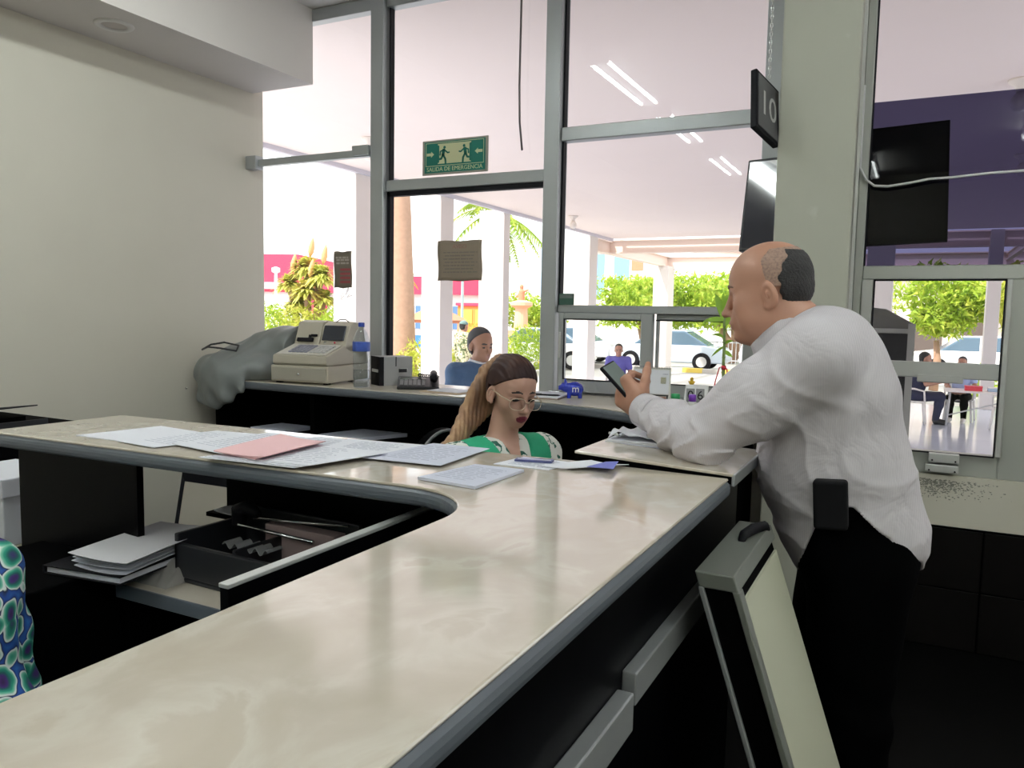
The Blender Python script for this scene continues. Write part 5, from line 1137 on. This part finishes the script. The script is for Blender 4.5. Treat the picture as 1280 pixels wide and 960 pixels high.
# plants
def crown_mb(c,r,n,size,seed,droop=0.,flat=.5,hollow=.35,boxy=False):
    rd = random.Random(seed); b = MB(); c = Vector(c)
    for _ in range(n):
        while True:
            p = Vector((rd.uniform(-1,1),rd.uniform(-1,1),rd.uniform(-1,1)))
            l = max(abs(p.x),abs(p.y),abs(p.z)) if boxy else p.length
            if hollow < l <= 1: break
        k = 1+.14*math.sin(p.x*6+seed)*math.sin(p.y*5+p.z*7)
        q = c+Vector((p.x*r[0],p.y*r[1],p.z*r[2]))*k
        d = Vector((rd.gauss(0,1),rd.gauss(0,1),rd.gauss(0,1)-droop)).normalized(); s = d.cross(Vector((rd.gauss(0,1),rd.gauss(0,1),rd.gauss(0,1)))).normalized()
        a = size*rd.uniform(.6,1.3); w = a*flat
        b.add([tuple(q-s*w*.5),tuple(q+d*a*.5-s*w*.1),tuple(q+d*a),tuple(q+s*w*.5)],[(0,1,2,3)])
    return b
def tree(name,label,cat,base,h,crowns,m,n,size,seed,trunk_r=.14,forks=(),group=None,**kw):
    t = thing(name,label,cat,base,0,group)
    if trunk_r:
        for f in (forks or [((0,0,0),(.05,0,h*.6),(0,0,h))]): MB().tube(f,[trunk_r*(1-.22*i) for i in range(len(f))],10).build('trunk',BARK,t,smooth=True)
    cm = MB()
    for i,(c,r) in enumerate(crowns):
        k = crown_mb(c,r,n//len(crowns),size,seed+i,**kw); cm.add(k.v,k.f)
    cm.build('crown',m,t)
    if kw.get('boxy'):
        c,r = crowns[0]; rr = random.Random(seed)
        sdf_obj('crown_core',[ell((c[0]+r[0]*rr.uniform(-.55,.55),c[1]+r[1]*rr.uniform(-.3,.3),c[2]+r[2]*rr.uniform(-.35,.35)),(r[0]*.42,r[1]*.5,r[2]*.55),None,.2) for _ in range(10)],(axis((c[0]-r[0],c[0]+r[0],.12)),axis((c[1]-r[1],c[1]+r[1],.12)),axis((c[2]-r[2],c[2]+r[2],.12))),m,t,disp=lambda x,y,z: .06*np.sin(x*9)*np.sin(y*8+z*9))
    return t
tree('clipped_ficus','clipped green tree left of the far portico column with a box shaped crown','tree',(-10.6,33.0,GZ),1.6,[((0,0,2.55),(1.7,1.4,1.0))],LEAF,3600,.26,1,.16,[((0,0,0),(.1,0,.9),(-.2,0,2.0)),((.05,0,.5),(.35,0,1.3),(.7,0,2.1))],boxy=True,hollow=.55)
tree('clipped_ficus','clipped green tree with pinkish forked trunk behind the bamboo plant','tree',(-6.9,34.2,GZ),1.6,[((0,0,2.6),(2.5,1.5,1.12))],LEAF,4600,.26,3,.22,[((0,0,0),(-.15,0,.9),(-.9,0,2.0)),((0,0,.1),(.25,0,1.0),(.7,0,2.0)),((.1,0,.2),(.1,0,1.1),(.0,0,2.0))],boxy=True,hollow=.55)
tree('clipped_ficus','clipped green tree beyond the column, hidden partly by the man head','tree',(-2.4,33.2,GZ),1.6,[((0,0,2.6),(1.6,1.5,1.05))],LEAF,3000,.26,5,.2,boxy=True,hollow=.55)
tree('shade_tree','bright green tree seen through the service window behind the kiosk','tree',(.55,25.0,GZ),1.4,[((0,0,2.7),(1.05,.9,.85)),((.9,.2,2.5),(.9,.8,.6)),((.1,0,2.0),(.85,.7,.5))],LEAF,4200,.22,7,.13,hollow=.3)
tree('shade_tree','yellow green palm like tree at the edge of the service window','tree',(2.45,24.0,GZ),1.6,[((0,0,2.6),(.75,.7,.9))],LEAF2,1600,.30,9,.12,droop=1.2,flat=.22)
tree('low_bush','small green bush beside the seated officers','bush',(1.55,24.0,GZ),0,[((0,0,.35),(.6,.5,.45))],LEAF,700,.16,10,0)
# yucca clump left
def blades(b,c,n,L,seed,up=.25,w=.07):
    rd = random.Random(seed); c = Vector(c)
    for _ in range(n):
        a = rd.uniform(0,2*PI); e = rd.uniform(-.5,1.25); v = Vector((math.cos(a)*math.cos(e),math.sin(a)*math.cos(e),math.sin(e)+up)).normalized()
        s = v.cross(Vector((0,0,1))); s = s.normalized() if s.length > .05 else Vector((1,0,0)); l = L*rd.uniform(.7,1.15)
        p = [c+v*l*k+Vector((0,0,-l*.45*k*k)) for k in (0,.35,.7,1)]
        for i,(w0,w1) in enumerate(((.6,1),(1,.75),(.75,.05))):
            b.add([tuple(p[i]-s*w*w0),tuple(p[i]+s*w*w0),tuple(p[i+1]+s*w*w1),tuple(p[i+1]-s*w*w1)],[(0,1,2,3)])
yc = thing('yucca','large branching yucca with pale flower spikes behind the left glass bay','plant',(-17.2,19.4,GZ))
yb = MB(); heads = [((.5,0,3.0),1.0),((-.2,.2,3.25),1.05),((.15,-.2,2.55),.95),((-.75,0,2.75),.9),((.55,.1,2.3),.8),((-.5,.1,2.1),.85)]
for i,(c,l) in enumerate(heads): blades(yb,c,260,l*.66,20+i)
YL = ramp_mat('yucca_leaf',[(.25,(.36,.44,.06)),(.5,(.62,.62,.14)),(.75,(.80,.52,.22))],2.5,rough=.6,detail=3); leafy(YL); yb.build('crown',YL,yc)
for i,(c,l) in enumerate(heads[:5]): MB().tube([(0,0,0),(c[0]*.6,c[1]*.6,c[2]*.5),c],[.16,.12,.09],8).build('trunk',BARK,yc,smooth=True)
FLW = mat('pale_flower_spike',(.72,.42,.20),.8)
for c,l in heads[:4]: MB().lathe([(.02,0),(.09,.15),(.10,.3),(.06,.5),(.01,.62)],10,0,Matrix.Translation((c[0]+.1,c[1],c[2]+.35)) @ Matrix.Rotation(R(12),4,'Y')).build('flower_spike',FLW,yc,smooth=True)
for i,(x,y,r,l) in enumerate(((-18.6,19.2,.95,'green bush at the far left of the left glass bay by the white pole'),(-16.9,18.9,1.0,'green bush in front of the yucca trunk'),(-15.7,19.3,.95,'green bush right of the yucca behind the small poster'))):
    tree('garden_bush',l,'bush',(x,y,GZ),0,[((0,0,1.25),(r,.8,.85))],LEAF if i != 1 else LEAF2,1500,.2,31+i,0,flat=.35)
tree('hedge_plant','yellow green hedge plant at the foot of the palm trunk','bush',(-11.6,17.9,GZ),0,[((0,0,.65),(1.0,.6,.6))],LEAF2,1100,.18,41,0,flat=.3)
tree('hedge_plant','leafy hedge plants in front of the orange monument','bush',(-11.4,23.6,GZ),0,[((0,0,.8),(1.1,.7,.75))],LEAF,1500,.2,43,0,flat=.3)
tree('hedge_plant','green hedge plant behind the soldier between the two near columns','bush',(-11.0,19.6,GZ),0,[((0,0,.9),(.8,.6,.8))],LEAF2,1000,.2,44,0,flat=.3)
tree('plaza_tree','round green tree around the orange monument','tree',(-18.6,37.5,GZ),1.5,[((0,0,2.1),(1.6,1.2,1.0)),((1.5,0,1.7),(1.1,.9,.9))],LEAF,2600,.26,46,.12)
def palm(name,label,base,h,r0,r1,n,L,seed,lean=(0,0)):
    t = thing(name,label,'palm tree',base)
    k = 10; pts = [(lean[0]*(i/k)**1.5,lean[1]*(i/k)**1.5,h*i/k) for i in range(k+1)]
    MB().tube(pts,[r0*(1.25 if i == 0 else 1)+(r1-r0)*i/k+.012*(i%2) for i in range(k+1)],12).build('trunk',BARK,t,smooth=True)
    rd = random.Random(seed); top = Vector(pts[-1])
    for j in range(n):
        b = MB(); a = 2*PI*j/n+rd.uniform(-.2,.2); e = rd.uniform(-.1,1.0); v = Vector((math.cos(a)*math.cos(e),math.sin(a)*math.cos(e),math.sin(e))); l = L*rd.uniform(.8,1.1)
        sp = [top+v*l*q+Vector((0,0,-l*.75*q*q)) for q in [i/14 for i in range(15)]]
        b.tube(sp,.018,4)
        for i in range(2,15):
            d = (sp[i]-sp[i-1]).normalized(); s = d.cross(Vector((0,0,1))); s = s.normalized() if s.length > .05 else Vector((1,0,0))
            for q in (1,-1):
                ll = l*.30*math.sin(PI*(.15+.8*i/14)); e1 = sp[i]+(s*q*.8+d*.6+Vector((0,0,-.35))).normalized()*ll
                b.add([tuple(sp[i]),tuple(sp[i]+d*.08),tuple(e1)],[(0,1,2)]); b.add([tuple(sp[i]-d*.10),tuple(sp[i]-d*.03),tuple(e1-d*.12)],[(0,1,2)])
        b.build('frond',LEAF,t)
    return t
palm('tall_palm','tall palm trunk rising beside the door post beyond the portico',(-12.75,18.3,GZ),9.,.34,.20,12,3.0,51,(-.35,0))
palm('feather_palm','palm with drooping fronds seen between the two white columns',(-11.5,21.3,GZ),4.9,.20,.13,16,1.9,52)
palm('feather_palm','small palm over the red fascia left of the white column',(-19.5,27.5,GZ),3.6,.16,.11,14,.9,53)

# buildings
rb_ = thing('red_banded_building','low white building with a red fascia band and round red sign at the far left','building',(-30,36,GZ))
Mr = Matrix.Rotation(math.atan2(1.8,4.5),4,'Z')
def rbx(x0,x1,y0,y1,z0,z1): return MB().box(x0,x1,y0,y1,z0,z1,0,Mr)
rbx(-9,9,0,6,0,3.2).build('wall',WHITEB,rb_); rbx(-9.2,9.2,-.3,6.2,2.95,3.95).build('red_band',REDW,rb_); rbx(-9.2,-2.0,-.3,6.2,3.95,5.1).build('red_band',REDW,rb_)
for i,x in enumerate((.8,2.6,4.4,6.2)):
    wq = rbx(x,x+1.1,-.06,.05,1.0,2.3).build('window',BLUEW,rb_)
    bq = MB()
    for k in (1,2): bq.box(x+.36*k,x+.36*k+.05,-.09,-.05,1.0,2.3,0,Mr)
    bq.box(x,x+1.1,-.09,-.05,1.62,1.68,0,Mr); bq.build('glazing_bar',WHITEB,wq)
MB().lathe([(.55,0),(.55,.1),(.5,.12)],24,0,Mr @ Matrix.Translation((-.9,-.1,2.2)) @ Matrix.Rotation(PI/2,4,'X')).build('round_sign',REDW,rb_); rbx(-9.2,-1.6,-.4,-.3,3.1,3.5).build('pale_lettering_band',mat('pale_pink',(.86,.45,.50),.7),rb_)
wp = thing('white_pole','thin white lamp pole at the left edge of the left glass bay','pole',(-21.9,22.9,GZ)); MB().lathe([(.12,0),(.12,.3),(.07,.32),(.06,3.3)],12).build('shaft',WHITEPL,wp,smooth=True); MB().lathe([(.06,3.3),(.16,3.35),(.16,3.5),(.02,3.55)],12).build('cap',WHITEPL,wp,smooth=True)
vb = thing('street_vendor_stall','brown roofed stall with a blue board at the foot of the far palm','stall',(-17.3,27.0,GZ)); MB().box(-.9,.9,-.6,.6,1.5,1.62).add([(-1.1,-.8,1.62),(1.1,-.8,1.62),(1.1,.8,1.62),(-1.1,.8,1.62),(0,0,2.25)],[(0,1,4),(1,2,4),(2,3,4),(3,0,4),(3,2,1,0)]).build('roof',TERRA,vb)
for x in (-.85,.8):
    for y in (-.55,.5): MB().box(x,x+.06,y,y+.06,0,1.5).build('post',WHITEB,vb)
MB().box(-.7,.8,-.5,-.4,.5,1.0).build('blue_board',mat('bright_blue',(.05,.22,.62),.5),vb)
mo = thing('monument','terracotta coloured fountain monument with a figure on a tall plinth','monument',(-17.2,34.6,GZ))
MB().lathe([(1.6,0),(1.6,.9),(1.45,1.0),(1.4,1.1)],24).build('basin',TERRA,mo,smooth=False); MB().lathe([(.45,1.0),(.36,1.2),(.30,2.2),(.55,2.35),(.55,2.5),(.2,2.6)],16).build('plinth',mat('pale_terracotta',(.80,.48,.32),.7),mo)
sdf_obj('figure',[cap((0,0,2.55),(0,0,3.0),.17,.15,.05),ell((0,0,3.25),(.11,.11,.13),None,.04),cap((.0,0,3.0),(.35,0,3.1),.07,.05,.04),cap((0,0,3.0),(-.3,0,2.75),.07,.05,.04)],(axis((-.5,.5,.04)),axis((-.3,.3,.04)),axis((2.3,3.5,.04))),TERRA,mo)
ob = thing('orange_stall','orange paneled stall behind the soldier','stall',(-20.2,35.6,GZ)); MB().box(-1.0,1.0,-.4,.4,0,2.3).build('body',ORANGE,ob,bevel=.03); MB().box(-1.05,1.05,-.5,.45,2.3,2.45).build('roof',REDW,ob); 
for x in (-.8,.1): MB().box(x,x+.7,-.43,-.39,1.4,2.1).build('panel',mat('yellow_orange',(.9,.5,.08),.6),ob)
fp_ = thing('flag_pole','thin grey flag pole between the two near white columns','pole',(-19.6,33.0,GZ)); MB().lathe([(.10,0),(.08,.1),(.055,5.0),(.02,6.2)],10).build('shaft',mat('teal_grey',(.35,.50,.50),.5),fp_,smooth=True); MB().lathe([(.001,6.2),(.06,6.25),(.001,6.32)],10).build('finial',CHROME,fp_,smooth=True)
hb_ = thing('tower_block','white tower block with a blue glass strip far beyond the clipped trees','building',(-21.5,58,GZ))
MB().box(-6.5,3.0,0,8,0,7.6).build('wall',WHITEB,hb_)
for x in (-5.6,-1.4,.6): MB().box(x,x+1.2,-.06,.05,3.2,7.3).build('glass_strip',mat('sky_blue_glass',(.22,.42,.66),.15),hb_)
MB().box(2.0,2.9,-.06,.02,5.4,6.9).build('brown_screen',TERRA,hb_)
rb2 = thing('street_building','pale building with dark openings behind the trees of the service window','building',(4.0,40.5,GZ))
MB().box(-7,5,0,6,0,4.2).build('wall',mat('pale_pink_wall',(.82,.72,.66),.8),rb2); MB().box(-7.3,5.3,-.8,6.2,4.2,4.45).build('roof',WHITEB,rb2)
for x in (-6.2,-4.2,-2.2,-.2,1.8): MB().box(x,x+1.3,-.05,.05,.3,2.0).build('opening',mat('brown_dark',(.12,.09,.08),.6),rb2)
MB().box(-1.2,-.9,-.9,-.6,0,4.2).build('pillar',WHITEB,rb2); MB().box(2.9,3.2,-.9,-.6,0,4.2).build('pillar',WHITEB,rb2)
fe = thing('iron_fence','iron railing fence along the street behind the clipped trees','fence',(-4.5,33.4,GZ))
fb = MB()
for i in range(56): fb.box(-4.5+i*.16,-4.5+i*.16+.03,-.015,.015,0,.95)
fb.build('bars',mat('grey_iron',(.45,.45,.47),.5),fe); MB().box(-4.5,4.5,-.02,.02,.88,.93).box(-4.5,4.5,-.02,.02,.12,.17).build('rail',mat('grey_iron_rail',(.45,.45,.47),.5),fe)
kb_ = thing('kerb','yellow striped kerb along the plaza below the clipped trees','kerb',(-6.0,27.4,GZ))
MB().box(-7,6,-.12,.12,-.02,.14).build('kerb_stone',GROUND,kb_)
k2 = MB()
for i in range(9): k2.box(-6.8+1.4*i,-6.1+1.4*i,-.125,.125,-.01,.145)
k2.build('yellow_stripes',mat('kerb_yellow',(.80,.60,.12),.7),kb_)
def car(name,label,loc_,rz,col):
    t = thing(name,label,'car',loc_,rz)
    m = mat(name+'_paint',col,.25,coat=.6)
    pr1 = [(-2.1,.28),(-2.12,.62),(-1.95,.82),(-1.25,.92),(1.35,.92),(2.0,.82),(2.12,.55),(2.1,.28)]
    Mx = Matrix(((1,0,0,0),(0,0,1,0),(0,1,0,0),(0,0,0,1)))
    MB().prism(pr1,-.85,.85,0,Mx).build('body',m,t,bevel=.06,seg=3)
    MB().prism([(-1.25,.90),(-.55,1.40),(.65,1.42),(1.5,.90)],-.76,.76,0,Mx).build('cabin_glass',mat(name+'_glass',(.10,.16,.22),.1),t,bevel=.05)
    MB().prism([(-.62,1.385),(-.52,1.44),(.62,1.46),(.75,1.385)],-.72,.72,0,Mx).build('roof',m,t,bevel=.03)
    pl_ = MB()
    for x0,x1 in ((-.02,.05),): 
        for y in (-.775,.765): pl_.box(x0,x1,y,y+.012,.9,1.4)
    pl_.build('door_pillar',m,t)
    for x in (-1.3,1.3):
        for y in (-.80,.80):
            wz_ = MB().lathe([(.31,-.1),(.33,-.08),(.33,.08),(.31,.1)],22,0,Matrix.Translation((x,y,.33)) @ Matrix.Rotation(PI/2,4,'X')).build('wheel',GASKET,t,smooth=False); MB().lathe([(.19,-.11),(.19,.11)],16,0,Matrix.Translation((x,y,.33)) @ Matrix.Rotation(PI/2,4,'X')).build('hub_cap',LGREY,wz_)
    for x in (-2.13,2.09): MB().box(x,x+.05,-.75,-.45,.60,.72).box(x,x+.05,.45,.75,.60,.72).build('lamp',WHITEPL,t)
    return t
car('pale_blue_car','pale silver blue car parked behind the white desk calendar',(-8.1,28.9,GZ),R(4),(.55,.64,.74))
car('white_car','white car parked left of the far portico column',(-12.2,26.0,GZ),R(18),(.82,.83,.84))
car('silver_car','silver car at the edge of the sliding window behind the bamboo',(-3.4,29.4,GZ),R(-3),(.62,.66,.70))
car('grey_white_car','white car behind the man in the blue shirt',(-12.9,30.0,GZ),R(5),(.78,.78,.80))
car('pearl_car','white car under the tree seen through the service window',(2.0,32.5,GZ),R(4),(.80,.80,.80))
ym = thing('yellow_taxi_sign','small yellow street marker beside the silver car','street marker',(-5.2,31.2,GZ)); MB().lathe([(.05,0),(.05,.8)],10).build('post',LGREY,ym); MB().box(-.25,.25,-.04,.04,.75,1.05).build('plate',mat('marker_yellow',(.85,.75,.05),.5),ym,bevel=.02)

# people outside
GREYHAIR = mat('dark_grey_hair',(.05,.048,.055),.7)
J = pose('stand',(-2.98,5.27,GZ),R(-30),1.80)
jm = figure('person','man with grey hair in a blue denim jacket standing outside the glass door',J,(SKIN,GREYHAIR,DENIM,NAVY,SHOE),.0075,headyaw=R(-22),pitch=.12)
ring(tuple(J['neck']+A3(0,0,-.035)),(.25,0,1),.085,.070,.045,'shirt_collar',PAPER,jm,tuple(J['pelvis']*A3(1,1,0)+A3(0,0,J['aL'][2]-.09*J['s'])))
J = pose('stand',(-9.15,15.45,GZ),R(70),1.74)
figure('person','soldier in camouflage with a grey green cap standing beyond the first column',J,(SKIN,HAIRB,CAMO,CAMO,SHOE),.014,cap_mat=mat('grey_green_cap',(.16,.26,.25),.7))
J = pose('sit',(-5.52,15.75,GZ-.0),R(-72),1.78,arms='lap')
figure('person','man in a purple blue uniform shirt sitting beyond the sliding window, facing the counter',J,(SKIN,HAIRB,PURPLE,NAVY,SHOE),.012,sleeves='short')
J = pose('sit',(.06,16.7,GZ),R(2),1.80,lean=.18,arms='front')
pa = figure('person','officer in navy uniform sitting side on at the white table',J,(SKIN,HAIRB,NAVY,NAVY,SHOE),.012,sleeves='short')
J = pose('sit',(.86,17.55,GZ),R(-100),1.68,arms='lap')
figure('person','officer in pale blue shirt and black trousers sitting behind the white table',J,(SKIN,GREYHAIR,mat('pale_blue_shirt',(.42,.52,.80),.8),TROUS,mat('white_shoe',(.7,.66,.62),.6)),.012,sleeves='short')
PLW = mat('white_garden_plastic',(.84,.80,.76),.45)
def pchair(label,loc_,rz):
    t = thing('plastic_chair',label,'chair',loc_,rz,None)
    MB().box(-.22,.22,-.23,.23,.40,.43).build('seat',PLW,t,bevel=.012)
    bk_ = MB().box(-.25,-.21,-.24,.24,.80,.86).box(-.24,-.21,-.24,-.19,.42,.82).box(-.24,-.21,.19,.24,.42,.82)
    for k in range(5): bk_.box(-.235,-.215,-.15+.068*k,-.115+.068*k,.42,.82)
    bk_.build('backrest',PLW,t,bevel=.008)
    for x,y in ((-.20,-.22),(-.20,.22),(.20,-.22),(.20,.22)): MB().tube([(x*.95,y*.95,.41),(x*1.15,y*1.08,0)],[.026,.020],8).build('leg',PLW,t,smooth=True)
    for y in (-.24,.24): MB().tube([(-.22,y,.66),(.02,y*1.04,.66),(.18,y*1.04,.62),(.20,y,.42)],.018,8).build('armrest',PLW,t,smooth=True)
    return t
pch = pchair('white plastic chair under the officer in navy uniform',(.03,16.7,GZ),R(2))
dup(pch,(.86,17.58,GZ),R(-100),'white plastic chair under the officer behind the table')
dup(pch,(1.62,16.35,GZ),R(125),'empty white plastic chair at the right end of the white table')
dup(pch,(-5.53,15.80,GZ),R(-72),'white plastic chair under the man in the purple blue uniform shirt')
tb = thing('plastic_table','white plastic table outside between the officers','table',(1.05,16.85,GZ))
MB().box(-.50,.60,-.36,.36,.63,.66).build('table_top',PLW,tb,bevel=.01)
for x in (-.44,.54):
    for y in (-.30,.30): MB().tube([(x*.92,y*.92,.63),(x,y,0)],.018,8).build('leg',LGREY,tb,smooth=True)
MB().tube([(-.42,-.29,.20),(.52,-.29,.52)],.012,8).build('brace',LGREY,tb,smooth=True)
rbx_ = thing('red_box','flat red box on the white plastic table','box',(1.02,16.75,GZ+.66)); MB().box(-.14,.14,-.1,.1,0,.08).build('box',mat('box_red',(.72,.06,.09),.5),rbx_,bevel=.006); MB().box(-.145,.145,-.105,.105,.07,.09).build('lid',mat('box_lid_red',(.65,.05,.08),.5),rbx_,bevel=.004)
bbx = thing('blue_folder_box','pale blue container on the white plastic table','box',(1.38,16.8,GZ+.66)); MB().box(-.13,.13,-.1,.1,0,.07).build('container',mat('box_blue',(.45,.62,.80),.5),bbx,bevel=.01); MB().box(-.135,.135,-.105,.105,.06,.075).build('lid',WHITEPL,bbx)
# ------------------------------------------------------------------ light and camera
wd = bpy.data.worlds.new('sky'); bpy.context.scene.world = wd; wd.use_nodes = True
bg = wd.node_tree.nodes['Background']; bg.inputs['Color'].default_value = (.93,.97,1,1); bg.inputs['Strength'].default_value = 1.7
sl = bpy.data.lights.new('sun','SUN'); sl.energy = 4.6; sl.angle = R(2); sl.color = (1,.95,.86)
so = bpy.data.objects.new('sun',sl); C.objects.link(so); so.rotation_euler = (R(38),0,R(-28))
cam = bpy.data.cameras.new('camera'); co = bpy.data.objects.new('camera',cam); C.objects.link(co)
cam.sensor_width = 36; cam.sensor_fit = 'HORIZONTAL'; cam.lens = 983/1280*36; cam.clip_start = .05; cam.clip_end = 500
yw,pt,rl = R(27.0),R(5.05),R(1.09)
f = Vector((-math.sin(yw)*math.cos(pt),math.cos(yw)*math.cos(pt),-math.sin(pt))); r0 = Vector((math.cos(yw),math.sin(yw),0)); u0 = r0.cross(f)
r_ = r0*math.cos(rl)+u0*math.sin(rl); u_ = -r0*math.sin(rl)+u0*math.cos(rl)
co.matrix_world = Matrix(((r_.x,u_.x,-f.x,0),(r_.y,u_.y,-f.y,0),(r_.z,u_.z,-f.z,1.45),(0,0,0,1)))
sc_ = bpy.context.scene; sc_.camera = co
vs = sc_.view_settings; sc_.display_settings.display_device = 'sRGB'; vs.view_transform = 'Standard'; vs.look = 'None'; vs.gamma = 1; vs.exposure = 0.42; vs.use_curve_mapping = False
cy = sc_.cycles; cy.max_bounces = 10; cy.diffuse_bounces = 5; cy.glossy_bounces = 4; cy.transparent_max_bounces = 24; cy.transmission_bounces = 6; cy.sample_clamp_indirect = 6.0; cy.caustics_reflective = False; cy.caustics_refractive = False
